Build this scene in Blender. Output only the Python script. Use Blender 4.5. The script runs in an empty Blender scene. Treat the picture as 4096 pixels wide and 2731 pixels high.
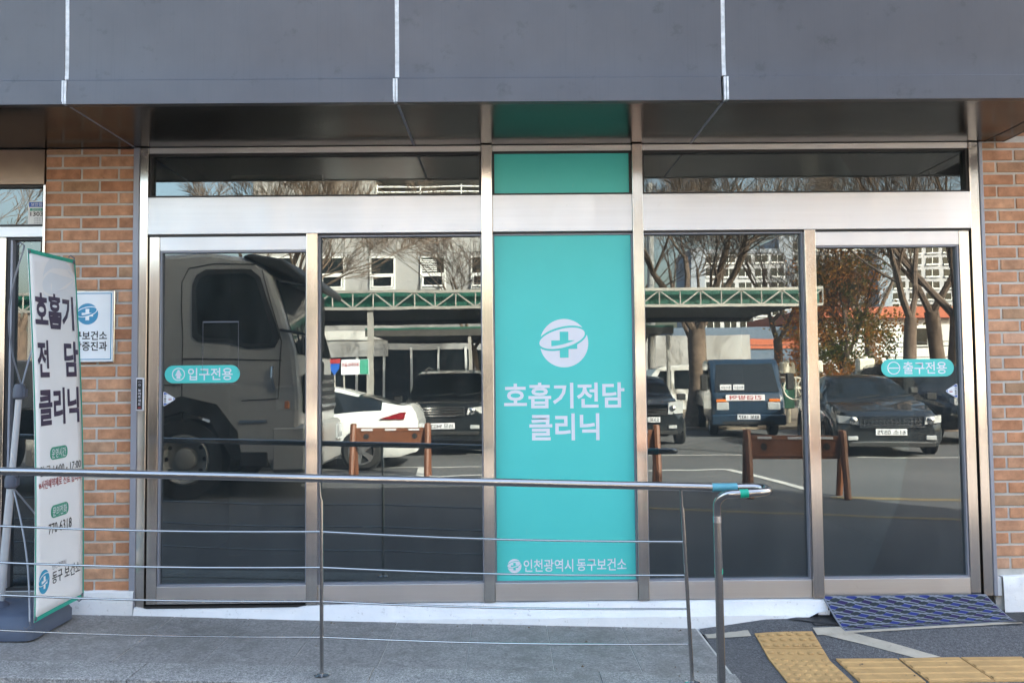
import bpy, math, random
from mathutils import Vector, Matrix
random.seed(7)
S = bpy.context.scene
COL = S.collection
PI = math.pi

# ------------------------------------------------------------------ camera
CAM_Y, CAM_Z = -4.55, 1.45
yaw, pitch, roll = 0.0087004, 0.0463641, -0.0094825
cd = bpy.data.cameras.new('camera')
cam = bpy.data.objects.new('camera', cd); COL.objects.link(cam); S.camera = cam
fwd = Vector((math.sin(yaw)*math.cos(pitch), math.cos(yaw)*math.cos(pitch), math.sin(pitch)))
rgt = Vector((math.cos(yaw), -math.sin(yaw), 0)); upv = rgt.cross(fwd)
r2 = math.cos(roll)*rgt + math.sin(roll)*upv
u2 = -math.sin(roll)*rgt + math.cos(roll)*upv
m = Matrix((r2, u2, -fwd)).transposed().to_4x4(); m.translation = Vector((0, CAM_Y, CAM_Z))
cam.matrix_world = m
cd.sensor_width = 36; cd.lens = 29.004; cd.clip_start = 0.05; cd.clip_end = 2000

# ------------------------------------------------------------------ sky, sun, exposure
SUN_EL, SUN_AZ = math.radians(30), math.radians(43.4)       # azimuth from +Y towards +X
w = bpy.data.worlds.new('World'); S.world = w; w.use_nodes = True
nt = w.node_tree; bg = nt.nodes['Background']
sky = nt.nodes.new('ShaderNodeTexSky'); sky.sky_type = 'NISHITA'; sky.sun_disc = False
sky.sun_elevation = SUN_EL; sky.sun_rotation = SUN_AZ
sky.air_density = 1.3; sky.dust_density = 6.5; sky.ozone_density = 0.1
nt.links.new(sky.outputs[0], bg.inputs[0]); bg.inputs[1].default_value = 0.15
sd = bpy.data.lights.new('sun', 'SUN'); sd.energy = 4.6; sd.angle = math.radians(0.5); sd.color = (1, .91, .77)
sun = bpy.data.objects.new('sun', sd); COL.objects.link(sun); sun.location = (20, 20, 30)
sdir = Vector((math.sin(SUN_AZ)*math.cos(SUN_EL), math.cos(SUN_AZ)*math.cos(SUN_EL), math.sin(SUN_EL)))
sun.rotation_euler = sdir.to_track_quat('Z', 'Y').to_euler()
S.view_settings.view_transform = 'Standard'; S.view_settings.look = 'None'
S.view_settings.gamma = 1; S.view_settings.use_curve_mapping = False
S.view_settings.exposure = 2.8
S.render.engine = 'CYCLES'
S.cycles.max_bounces = 8; S.cycles.glossy_bounces = 4; S.cycles.transparent_max_bounces = 8
S.cycles.sample_clamp_indirect = 6
S.cycles.use_denoising = True
S.cycles.caustics_reflective = False; S.cycles.caustics_refractive = False

# ------------------------------------------------------------------ materials
def lin(r, g, b):
    f = lambda c: (c/255/12.92) if c/255 <= .04045 else ((c/255+.055)/1.055)**2.4
    return (f(r), f(g), f(b))
class NT:
    def __init__(s, name):
        s.m = bpy.data.materials.new(name); s.m.use_nodes = True; s.t = s.m.node_tree
        s.b = s.t.nodes['Principled BSDF']
    def n(s, typ, **k):
        x = s.t.nodes.new(typ)
        for a, v in k.items(): setattr(x, a, v)
        return x
    def l(s, a, b): s.t.links.new(a, b)
    def coord(s, kind='Object', scale=(1, 1, 1)):
        tc = s.n('ShaderNodeTexCoord'); mp = s.n('ShaderNodeMapping'); mp.inputs['Scale'].default_value = scale
        s.l(tc.outputs[kind], mp.inputs[0]); return mp.outputs[0]
    def noise(s, vec, scale, detail=4, rough=.6):
        x = s.n('ShaderNodeTexNoise'); x.inputs['Scale'].default_value = scale
        x.inputs['Detail'].default_value = detail; x.inputs['Roughness'].default_value = rough
        s.l(vec, x.inputs['Vector']); return x.outputs['Fac']
    def ramp(s, fac, stops):
        x = s.n('ShaderNodeValToRGB'); e = x.color_ramp.elements
        while len(e) < len(stops): e.new(.5)
        for i, (p, c) in enumerate(stops):
            e[i].position = p; e[i].color = (*c, 1) if len(c) == 3 else c
        s.l(fac, x.inputs[0]); return x.outputs[0]
    def mix(s, a, b, fac, mode='MIX'):
        x = s.n('ShaderNodeMix', data_type='RGBA', blend_type=mode)
        for v, i in ((fac, 0), (a, 6), (b, 7)):
            if isinstance(v, (int, float)): x.inputs[i].default_value = v
            elif isinstance(v, tuple): x.inputs[i].default_value = (*v, 1)
            else: s.l(v, x.inputs[i])
        return x.outputs[2]
    def bump(s, h, strength, dist=.01, normal=None):
        x = s.n('ShaderNodeBump'); x.inputs['Strength'].default_value = strength; x.inputs['Distance'].default_value = dist
        s.l(h, x.inputs['Height'])
        if normal: s.l(normal, x.inputs['Normal'])
        return x.outputs[0]
MATS = {}
def pm(name, col, rough=.5, metal=0.0, var=.12, scale=6, bump=0.0, bscale=60, spec=.5, coat=0, kind='Object', stretch=(1, 1, 1), rvar=0.0):
    t = NT(name); b = t.b
    b.inputs['Roughness'].default_value = rough; b.inputs['Metallic'].default_value = metal
    b.inputs['Specular IOR Level'].default_value = spec; b.inputs['Coat Weight'].default_value = coat
    b.inputs['Coat Roughness'].default_value = .04
    v = t.coord(kind, stretch)
    n = t.noise(v, scale)
    d = tuple(c*(1-var) for c in col); e = tuple(min(1, c*(1+var)) for c in col)
    t.l(t.ramp(n, [(.3, d), (.7, e)]), b.inputs['Base Color'])
    if rvar:
        mr = t.n('ShaderNodeMapRange'); mr.inputs[3].default_value = max(0, rough-rvar); mr.inputs[4].default_value = rough+rvar
        t.l(n, mr.inputs[0]); t.l(mr.outputs[0], b.inputs['Roughness'])
    if bump: t.l(t.bump(t.noise(v, bscale, 3), bump, .004), b.inputs['Normal'])
    MATS[name] = t.m; return t.m

def make_brick():
    t = NT('brick'); b = t.b; v = t.coord('Object')
    oi = t.n('ShaderNodeObjectInfo')
    base = t.ramp(oi.outputs['Random'], [(0, (.42, .21, .12)), (.18, (.53, .285, .17)), (.4, (.56, .325, .20)), (.6, (.49, .245, .135)), (.8, (.54, .305, .19)), (.92, (.35, .225, .135)), (1, (.58, .35, .235))])
    comb = t.n('ShaderNodeVectorMath', operation='ADD')
    t.l(v, comb.inputs[0]); mul = t.n('ShaderNodeVectorMath', operation='SCALE'); mul.inputs[3].default_value = 37
    cx = t.n('ShaderNodeCombineXYZ'); t.l(oi.outputs['Random'], cx.inputs[0]); t.l(cx.outputs[0], mul.inputs[0]); t.l(mul.outputs[0], comb.inputs[1])
    v2 = comb.outputs[0]
    n1 = t.noise(v2, 14, 5); col = t.mix(base, t.ramp(n1, [(.32, (.68, .64, .62)), (.68, (1.2, 1.17, 1.15))]), 1.0, 'MULTIPLY')
    sp = t.noise(v2, 120, 2); col = t.mix(col, (.09, .05, .04), t.ramp(sp, [(.66, (0, 0, 0)), (.74, (.7, .7, .7))]))
    t.l(col, b.inputs['Base Color']); b.inputs['Roughness'].default_value = .85; b.inputs['Specular IOR Level'].default_value = .25
    t.l(t.bump(t.noise(v2, 120, 5), .35, .003), b.inputs['Normal']); MATS['brick'] = t.m
make_brick()
pm('mortar', (.53, .51, .47), .95, var=.15, scale=9, bump=.5, bscale=140, spec=.1)
def make_plinth():
    t = NT('white_paint_masonry'); v = t.coord('Object'); b = t.b
    n = t.noise(v, 5, 6); c = t.ramp(n, [(.3, (.74, .75, .76)), (.6, (.82, .82, .82))])
    gr = t.noise(v, 38, 6, .75); c = t.mix(c, (.33, .31, .28), t.ramp(gr, [(.59, (0, 0, 0)), (.70, (.6, .6, .6))]))
    t.l(c, b.inputs['Base Color']); b.inputs['Roughness'].default_value = .55
    t.l(t.bump(t.noise(v, 12, 4), .35, .01), b.inputs['Normal']); MATS['plinth'] = t.m
make_plinth()
def make_steel(name, col, rough, st, wav=.12, lo=.93):
    t = NT(name); b = t.b; v = t.coord('Object', st); v0 = t.coord('Object')
    b.inputs['Metallic'].default_value = 1
    n = t.noise(v, 60, 3); sm = t.noise(v0, 3.0, 4)
    c = t.ramp(n, [(.3, tuple(x*lo for x in col)), (.7, tuple(min(1, x*(2-lo)) for x in col))])
    dirt = t.noise(v0, 22, 5, .7); c = t.mix(c, (.25, .22, .19), t.ramp(dirt, [(.66, (0, 0, 0)), (.8, (.35, .35, .35))]))
    t.l(c, b.inputs['Base Color'])
    mr = t.n('ShaderNodeMapRange'); mr.inputs[3].default_value = rough*.75; mr.inputs[4].default_value = rough*1.3
    t.l(sm, mr.inputs[0]); t.l(mr.outputs[0], b.inputs['Roughness'])
    bn = t.bump(n, .03, .001); bn2 = t.bump(t.noise(t.coord('Object', (1, 1, .3)), 3.4, 2), wav, .02, bn)
    t.l(bn2, b.inputs['Normal']); MATS[name] = t.m
make_steel('steel_vertical', (.70, .655, .61), .15, (1, 1, .02))
make_steel('steel_sheet', (.61, .605, .615), .40, (.02, 1, 1), .55, .97)
make_steel('steel_pipe', (.43, .415, .40), .17, (.05, 1, 1))
pm('gasket', (.03, .03, .033), .5, var=.1)
pm('steel_brown_reflection', (.30, .215, .165), .34, .9, var=.12, scale=4)  # steel header panel with the brown it reflects put into the base colour
pm('grey_flashing', (.30, .31, .36), .45, .2, var=.08, scale=3)
pm('caulk', (.62, .64, .66), .5, var=.25, scale=24, bump=.3)
def make_fascia():
    t = NT('grey_metal_panel'); b = t.b; v = t.coord('Object')
    n = t.noise(v, 2.5, 4); st = t.noise(t.coord('Object', (60, 1, 1.2)), 2, 3)
    c = t.ramp(n, [(.3, (.086, .081, .085)), (.7, (.099, .094, .098))])
    c = t.mix(c, (.078, .076, .08), t.ramp(st, [(.55, (0, 0, 0)), (.80, (.55, .55, .55))]))
    gr = t.noise(v, 9, 4, .7); c = t.mix(c, (.045, .044, .042), t.ramp(gr, [(.60, (0, 0, 0)), (.80, (.6, .6, .6))]))
    t.l(c, b.inputs['Base Color']); b.inputs['Metallic'].default_value = .85; b.inputs['Roughness'].default_value = .36
    t.l(t.bump(t.noise(v, 1.6, 2), .10, .03), b.inputs['Normal']); MATS['fascia'] = t.m
make_fascia()
def make_soffit():
    t = NT('dark_soffit_panel'); b = t.b; v = t.coord('Object')
    t.l(t.ramp(t.noise(v, 2, 4), [(.3, (.011, .0095, .008)), (.7, (.017, .015, .013))]), b.inputs['Base Color'])
    b.inputs['Roughness'].default_value = .19; b.inputs['IOR'].default_value = 1.5
    t.l(t.bump(t.noise(v, 3, 2), .08, .02), b.inputs['Normal']); MATS['soffit'] = t.m
make_soffit()
def make_glass(name, fres, tint, wob=.035):
    # tinted pane: see-through, mirror-like coating, and a thin smeary diffuse veil mixed in to lift dark reflections
    t = NT(name); t.t.nodes.remove(t.b); out = t.t.nodes['Material Output']
    tr = t.n('ShaderNodeBsdfTransparent'); tr.inputs[0].default_value = (*tint, 1)
    gl = t.n('ShaderNodeBsdfGlossy'); gl.inputs[0].default_value = (.86, .96, 1, 1); gl.inputs['Roughness'].default_value = 0.0
    df = t.n('ShaderNodeBsdfDiffuse')
    fr = t.n('ShaderNodeFresnel'); fr.inputs[0].default_value = fres
    v = t.coord('Object'); nb = t.bump(t.noise(v, 2.6, 1), wob, .02)
    t.l(nb, gl.inputs['Normal'])
    sm = t.noise(t.coord('Object', (1, 1, .35)), 7, 5, .7)
    t.l(t.ramp(sm, [(.35, (.70, .84, .86)), (.65, (.86, .97, .98))]), df.inputs['Color'])
    fac = t.n('ShaderNodeMapRange'); fac.inputs[1].default_value = .3; fac.inputs[2].default_value = .7
    fac.inputs[3].default_value = .015; fac.inputs[4].default_value = .034; t.l(sm, fac.inputs[0])
    m0 = t.n('ShaderNodeMixShader'); t.l(fac.outputs[0], m0.inputs[0]); t.l(tr.outputs[0], m0.inputs[1]); t.l(df.outputs[0], m0.inputs[2])
    mx = t.n('ShaderNodeMixShader'); t.l(fr.outputs[0], mx.inputs[0]); t.l(m0.outputs[0], mx.inputs[1]); t.l(gl.outputs[0], mx.inputs[2])
    t.l(mx.outputs[0], out.inputs[0]); MATS[name] = t.m
make_glass('window_glass', 2.25, (.30, .36, .36), .014)
def make_teal():
    t = NT('teal_film'); b = t.b; v = t.coord('Object')
    c = t.ramp(t.noise(v, 1.5, 3), [(.3, (.082, .585, .545)), (.7, (.092, .62, .585))])
    d = t.noise(t.coord('Object', (1, 1, .25)), 26, 6, .75); c = t.mix(c, (.30, .50, .47), t.ramp(d, [(.62, (0, 0, 0)), (.80, (.22, .22, .22))]))
    t.l(c, b.inputs['Base Color']); b.inputs['Roughness'].default_value = .34; b.inputs['Specular IOR Level'].default_value = .35
    t.l(t.bump(t.noise(v, 3.2, 3), .10, .01), b.inputs['Normal']); MATS['teal'] = t.m
make_teal()
pm('white_print', (.74, .75, .81), .5, var=.03)
pm('navy_print', (.045, .035, .075), .5, var=.05)
pm('black_print', (.018, .018, .02), .5, var=.05)
pm('red_print', (.34, .035, .04), .5, var=.05)
pm('green_print', (.055, .31, .215), .5, var=.05)
pm('banner_white', (.87, .88, .90), .45, var=.04, scale=3)
pm('banner_ghost', (.77, .82, .88), .45, var=.03)
pm('banner_teal', (.02, .36, .27), .5, var=.08)
pm('logo_blue', (.045, .27, .47), .45, var=.05)
pm('logo_bright_blue', (.035, .33, .55), .45, var=.05)
pm('plaque_white', (.80, .83, .86), .35, var=.03)
pm('sticker_blue', (.02, .10, .42), .4, var=.05)
pm('stand_plastic', (.075, .095, .14), .5, var=.1, bump=.15, bscale=200)
pm('stand_grey', (.11, .12, .15), .5, var=.1)
pm('pole_white', (.62, .62, .62), .3, .15, var=.05)
pm('rod_grey', (.28, .29, .32), .35, .4, var=.05)
pm('green_tape', (.0, .36, .23), .4, var=.1)
pm('blue_tape', (.10, .34, .42), .3, var=.15)
pm('dark_gap', (.012, .011, .01), .7)
def make_granite(name, a, bcol, fine, stain):
    t = NT(name); b = t.b; v = t.coord('Object'); oi = t.n('ShaderNodeObjectInfo')
    f1 = t.noise(v, fine, 2, .8); f2 = t.noise(v, fine*2.3, 1)
    c = t.ramp(f1, [(.38, a), (.62, bcol)])
    c = t.mix(c, tuple(x*.35 for x in a), t.ramp(f2, [(.62, (0, 0, 0)), (.70, (.7, .7, .7))]))
    c = t.mix(c, tuple(min(1, x*1.7) for x in bcol), t.ramp(f2, [(.28, (.6, .6, .6)), (.36, (0, 0, 0))]))
    md = t.noise(v, 17, 4, .7); c = t.mix(c, t.ramp(md, [(.32, (.82, .82, .83)), (.68, (1.14, 1.14, 1.13))]), 1.0, 'MULTIPLY')
    m3 = t.noise(v, 75, 2, .8); c = t.mix(c, t.ramp(m3, [(.36, (.72, .72, .73)), (.64, (1.26, 1.26, 1.25))]), 1.0, 'MULTIPLY')
    st = t.noise(v, 3.1, 7, .72); c = t.mix(c, stain, t.ramp(st, [(.50, (0, 0, 0)), (.66, (.75, .75, .75))]))
    rv = t.n('ShaderNodeMapRange'); rv.inputs[3].default_value = .96; rv.inputs[4].default_value = 1.05; t.l(oi.outputs['Random'], rv.inputs[0])
    cc = t.n('ShaderNodeCombineXYZ')
    for i in range(3): t.l(rv.outputs[0], cc.inputs[i])
    c = t.mix(c, cc.outputs[0], 1.0, 'MULTIPLY')
    t.l(c, b.inputs['Base Color']); b.inputs['Roughness'].default_value = .8
    t.l(t.bump(f1, .3, .002), b.inputs['Normal']); MATS[name] = t.m
make_granite('granite_slab', (.222, .214, .204), (.285, .274, .264), 170, (.15, .145, .132))
make_granite('granite_kerb', (.22, .215, .205), (.37, .36, .345), 150, (.17, .165, .15))
def make_asphalt(name, k, patch):
    t = NT(name); b = t.b; v = t.coord('Object')
    f = t.noise(v, 210, 3, .8); l = t.noise(v, .35, 5); g = t.noise(v, 6, 5, .7)
    c = t.ramp(f, [(.32, (.045*k, .046*k, .05*k)), (.55, (.085*k, .087*k, .093*k)), (.72, (.20*k, .20*k, .205*k))])
    c = t.mix(c, t.ramp(l, [(.35, (.8, .8, .8)), (.65, (1.2, 1.18, 1.15))]), 1.0, 'MULTIPLY')
    m3 = t.noise(v, 70, 2, .8); c = t.mix(c, t.ramp(m3, [(.36, (.72, .72, .73)), (.64, (1.28, 1.28, 1.27))]), 1.0, 'MULTIPLY')
    c = t.mix(c, patch, t.ramp(g, [(.60, (0, 0, 0)), (.78, (.5, .5, .5))]))
    t.l(c, b.inputs['Base Color']); b.inputs['Roughness'].default_value = .9
    t.l(t.bump(f, .7, .006), b.inputs['Normal']); MATS[name] = t.m
make_asphalt('asphalt', 1.28, (.10, .10, .10))
pm('fresh_asphalt', (.028, .028, .03), .55, var=.5, scale=30, bump=.8, bscale=160)
def make_worn(name, col, dark, thr):
    t = NT(name); b = t.b; v = t.coord('Object')
    c = t.ramp(t.noise(v, 8, 6, .7), [(.3, tuple(x*.8 for x in col)), (.7, tuple(min(1, x*1.12) for x in col))])
    c = t.mix(c, dark, t.ramp(t.noise(v, 30, 6, .75), [(thr, (0, 0, 0)), (thr+.12, (.75, .75, .75))]))
    t.l(c, b.inputs['Base Color']); b.inputs['Roughness'].default_value = .8
    t.l(t.bump(t.noise(v, 150, 4), .35, .003), b.inputs['Normal']); MATS[name] = t.m
make_worn('yellow_tile', (.55, .335, .135), (.34, .25, .17), .62)
make_worn('cream_line', (.46, .41, .33), (.22, .20, .17), .60)
make_worn('white_line', (.62, .61, .58), (.2, .2, .2), .58)
make_worn('yellow_line', (.25, .185, .085), (.2, .17, .12), .55)
pm('mat_ground', (.20, .215, .255), .9, var=.1, bump=.5, bscale=300)
pm('mat_dark', (.020, .030, .036), .9, var=.25, scale=20, bump=.6, bscale=300)
pm('mat_blue', (.017, .03, .17), .9, var=.15, scale=20, bump=.6, bscale=300)
pm('mat_purple', (.022, .014, .08), .9, var=.15, scale=20, bump=.6, bscale=300)
pm('debris', (.16, .12, .08), .9, var=.4, scale=60)
pm('room_wall', (.20, .21, .21), .8); pm('room_floor', (.16, .17, .18), .35); pm('room_dark', (.05, .055, .06), .6)
# far side of the car park
pm('white_car_paint', (.78, .78, .77), .25, var=.02, coat=.8)
pm('truck_paint', (.36, .355, .345), .35, var=.03, coat=.3)
pm('black_car_paint', (.012, .015, .018), .25, var=.1, coat=1)
pm('blue_truck_paint', (.014, .032, .06), .3, var=.05, coat=.7)
pm('dark_glass', (.010, .013, .015), .06, var=.05, spec=.7)
pm('black_plastic', (.02, .02, .021), .55, var=.15)
pm('tyre', (.018, .018, .018), .85, var=.2, bump=.2)
pm('chrome', (.75, .75, .75), .12, 1, var=.02)
pm('alloy', (.62, .62, .63), .25, .9, var=.05)
pm('lamp_lens', (.7, .72, .74), .08, .4, var=.1, spec=.9)
pm('red_lens', (.24, .010, .016), .2, var=.1, coat=1)
pm('amber_lens', (.7, .18, .03), .15, var=.1, coat=1)
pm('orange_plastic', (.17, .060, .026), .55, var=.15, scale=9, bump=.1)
pm('stucco', (.36, .355, .35), .9, var=.05, scale=.8, bump=.3, bscale=60)
pm('white_wall', (.70, .69, .66), .85, var=.06, scale=.6)
pm('white_frame', (.76, .76, .74), .4, var=.03)
pm('truss_steel', (.34, .325, .30), .5, .2, var=.15)
pm('green_panel', (.010, .085, .058), .5, var=.2, scale=2)
pm('carport_roof', (.045, .042, .038), .7, var=.2)
pm('orange_fascia', (.42, .10, .04), .6, var=.1)
pm('blue_grey_wall', (.10, .14, .20), .7, var=.1)
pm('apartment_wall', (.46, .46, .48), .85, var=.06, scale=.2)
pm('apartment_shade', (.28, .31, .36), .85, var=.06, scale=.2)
pm('fence_wall', (.46, .46, .46), .9, var=.1, scale=.4)
pm('bark', (.13, .092, .068), .95, var=.35, scale=7, bump=.6, bscale=40)
pm('soil', (.24, .19, .14), .95, var=.3, scale=3)
pm('equipment_cream', (.66, .62, .52), .4, var=.05); pm('equipment_green', (.02, .14, .10), .45, var=.1)
pm('red_fabric', (.35, .04, .04), .8, var=.3, scale=5)
def make_leaf():
    t = NT('autumn_leaf'); b = t.b; out = t.t.nodes['Material Output']
    at = t.n('ShaderNodeTexCoord'); n = t.noise(at.outputs['Object'], .62, 3); n2 = t.noise(at.outputs['Object'], 9, 1)
    c = t.ramp(n, [(.36, (.11, .15, .04)), (.43, (.22, .19, .05)), (.49, (.50, .25, .06)), (.62, (.62, .22, .05))])
    c = t.mix(c, t.ramp(n2, [(.3, (.55, .55, .55)), (.7, (1.5, 1.5, 1.5))]), 1.0, 'MULTIPLY')
    t.l(c, b.inputs['Base Color']); b.inputs['Roughness'].default_value = .6
    tl = t.n('ShaderNodeBsdfTranslucent'); t.l(c, tl.inputs[0]); mx = t.n('ShaderNodeMixShader'); mx.inputs[0].default_value = .4
    t.l(b.outputs[0], mx.inputs[1]); t.l(tl.outputs[0], mx.inputs[2]); t.l(mx.outputs[0], out.inputs[0]); MATS['leaf'] = t.m
make_leaf()
M = MATS

# ------------------------------------------------------------------ mesh helpers
class MB:
    def __init__(s): s.v = []; s.f = []; s.mi = []; s.k = 0
    def add(s, vs, fs):
        o = len(s.v); s.v += [tuple(p) for p in vs]
        for f in fs: s.f.append(tuple(i+o for i in f)); s.mi.append(s.k)
        return s
    def box(s, x0, x1, y0, y1, z0, z1, c=0.0):
        if c <= 0:
            vs = [(x, y, z) for z in (z0, z1) for y in (y0, y1) for x in (x0, x1)]
            return s.add(vs, [(0, 2, 3, 1), (4, 5, 7, 6), (0, 1, 5, 4), (2, 6, 7, 3), (0, 4, 6, 2), (1, 3, 7, 5)])
        pts = []; idx = {}
        for sx in (0, 1):
            for sy in (0, 1):
                for sz in (0, 1):
                    X = (x0, x1)[sx]; Y = (y0, y1)[sy]; Z = (z0, z1)[sz]
                    ix = X + (c if sx == 0 else -c); iy = Y + (c if sy == 0 else -c); iz = Z + (c if sz == 0 else -c)
                    for a, p in enumerate(((X, iy, iz), (ix, Y, iz), (ix, iy, Z))):
                        idx[sx, sy, sz, a] = len(pts); pts.append(p)
        cen = Vector(((x0+x1)/2, (y0+y1)/2, (z0+z1)/2)); fs = []
        def face(ids):
            P = [Vector(pts[i]) for i in ids]; n = (P[1]-P[0]).cross(P[2]-P[0]); mid = sum(P, Vector())/len(P)
            fs.append(tuple(ids) if n.dot(mid-cen) > 0 else tuple(reversed(ids)))
        q = ((0, 0), (0, 1), (1, 1), (1, 0))
        for sgn in (0, 1):
            face([idx[sgn, a, b, 0] for a, b in q]); face([idx[a, sgn, b, 1] for a, b in q]); face([idx[a, b, sgn, 2] for a, b in q])
        for a in (0, 1):
            for b in (0, 1):
                face([idx[0, a, b, 1], idx[1, a, b, 1], idx[1, a, b, 2], idx[0, a, b, 2]])
                face([idx[a, 0, b, 0], idx[a, 1, b, 0], idx[a, 1, b, 2], idx[a, 0, b, 2]])
                face([idx[a, b, 0, 0], idx[a, b, 1, 0], idx[a, b, 1, 1], idx[a, b, 0, 1]])
                for d in (0, 1): pass
        for a in (0, 1):
            for b in (0, 1):
                for d in (0, 1): face([idx[a, b, d, 0], idx[a, b, d, 1], idx[a, b, d, 2]])
        return s.add(pts, fs)
    def quad(s, a, b, c, d): return s.add([a, b, c, d], [(0, 1, 2, 3)])
    def prism(s, poly, fn, d0, d1):
        n = len(poly); vs = [fn(p, d0) for p in poly] + [fn(p, d1) for p in poly]
        fs = [tuple(range(n)), tuple(range(2*n-1, n-1, -1))] + [(i, i+n, (i+1) % n+n, (i+1) % n) for i in range(n)]
        return s.add(vs, fs)
    def tube(s, path, r, n=10, caps=True):
        P = [Vector(p) for p in path]; R = r if isinstance(r, (list, tuple)) else [r]*len(P)
        vs = []; ref = None
        for i, p in enumerate(P):
            t = (P[min(i+1, len(P)-1)] - P[max(i-1, 0)])
            if t.length < 1e-9: t = Vector((0, 0, 1))
            t.normalize()
            if ref is None: ref = Vector((0, 0, 1)) if abs(t.z) < .9 else Vector((1, 0, 0))
            a = t.cross(ref).normalized(); b = a.cross(t).normalized(); ref = b
            for k in range(n):
                th = 2*PI*k/n; q = p + (a*math.cos(th) + b*math.sin(th))*R[i]; vs.append(tuple(q))
        fs = []
        for i in range(len(P)-1):
            for k in range(n): fs.append((i*n+k, i*n+(k+1) % n, (i+1)*n+(k+1) % n, (i+1)*n+k))
        if caps: fs.append(tuple(range(n-1, -1, -1))); fs.append(tuple((len(P)-1)*n+k for k in range(n)))
        return s.add(vs, fs)
    def lathe(s, prof, c, axis='z', n=24, caps=True):
        vs = []; fs = []
        for r, h in prof:
            for k in range(n):
                th = 2*PI*k/n; a, b = r*math.cos(th), r*math.sin(th)
                vs.append({'z': (c[0]+a, c[1]+b, c[2]+h), 'y': (c[0]+a, c[1]+h, c[2]+b), 'x': (c[0]+h, c[1]+a, c[2]+b)}[axis])
        for i in range(len(prof)-1):
            for k in range(n): fs.append((i*n+k, i*n+(k+1) % n, (i+1)*n+(k+1) % n, (i+1)*n+k))
        if caps: fs.append(tuple(range(n))); fs.append(tuple((len(prof)-1)*n+k for k in range(n-1, -1, -1)))
        return s.add(vs, fs)
    def obj(s, name, mat, parent=None, smooth=False, bevel=0, xf=None):
        me = bpy.data.meshes.new(name); vs = s.v
        if xf: vs = [xf(p) for p in vs]
        me.from_pydata([tuple(v) for v in vs], [], s.f)
        mats = mat if isinstance(mat, (list, tuple)) else [mat]
        for x in mats: me.materials.append(M[x])
        if len(mats) > 1: me.polygons.foreach_set('material_index', s.mi)
        if smooth:
            me.polygons.foreach_set('use_smooth', [True]*len(s.f))
            me.set_sharp_from_angle(angle=math.radians(40))
        me.validate(); me.update()
        o = bpy.data.objects.new(name, me); COL.objects.link(o)
        if parent: o.parent = parent
        if bevel:
            b = o.modifiers.new('bevel', 'BEVEL'); b.width = bevel; b.segments = 2; b.limit_method = 'ANGLE'
        return o
def tag(o, label, cat, group=None, kind='thing'):
    o['label'] = label; o['category'] = cat; o['kind'] = kind
    if group: o['group'] = group
    return o
def thing(name, label, cat, loc=(0, 0, 0), rz=0, group=None):
    o = bpy.data.objects.new(name, None); COL.objects.link(o); o.empty_display_size = .1
    o.location = loc; o.rotation_euler = (0, 0, rz)
    return tag(o, label, cat, group)
def struct(o): o['kind'] = 'structure'; return o
def B(x0, x1, y0, y1, z0, z1, c=0.0): return MB().box(x0, x1, y0, y1, z0, z1, c)
def copy_tree(o, parent=None):
    c = o.copy(); COL.objects.link(c)
    if parent: c.parent = parent
    for ch in list(o.children): copy_tree(ch, c)
    return c

# text drawn with the built-in font; fitted to a rectangle: origin o, width vector u, height vector v
def text_mesh(body, bold=0.0):
    cu = bpy.data.curves.new('lettering', 'FONT'); cu.body = body; cu.resolution_u = 3; cu.offset = bold
    ob = bpy.data.objects.new('lettering', cu); COL.objects.link(ob)
    bpy.context.view_layer.update()
    me = bpy.data.meshes.new_from_object(ob.evaluated_get(bpy.context.evaluated_depsgraph_get()))
    bpy.data.objects.remove(ob); bpy.data.curves.remove(cu)
    return me
def text(body, o, u, v, mat, parent, bold=0.0, name='lettering', fit=None):
    """fit: None stretches to the rectangle, 'h' keeps the aspect by height and centres along u"""
    me = text_mesh(body, bold)
    xs = [p.co.x for p in me.vertices]; ys = [p.co.y for p in me.vertices]
    x0, x1, y0, y1 = min(xs), max(xs), min(ys), max(ys)
    o, u, v = Vector(o), Vector(u), Vector(v)
    nrm = u.cross(v).normalized()*.0004
    for p in me.vertices:
        p.co = o + u*((p.co.x-x0)/(x1-x0)) + v*((p.co.y-y0)/(y1-y0)) + nrm
    me.name = name; me.materials.clear(); me.materials.append(M[mat])
    ob = bpy.data.objects.new(name, me); COL.objects.link(ob); ob.parent = parent
    return ob
def text_f(body, x0, x1, z0, z1, y, mat, parent, bold=0.0):      # on a face that looks towards -Y
    return text(body, (x0, y, z0), (x1-x0, 0, 0), (0, 0, z1-z0), mat, parent, bold)

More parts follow.
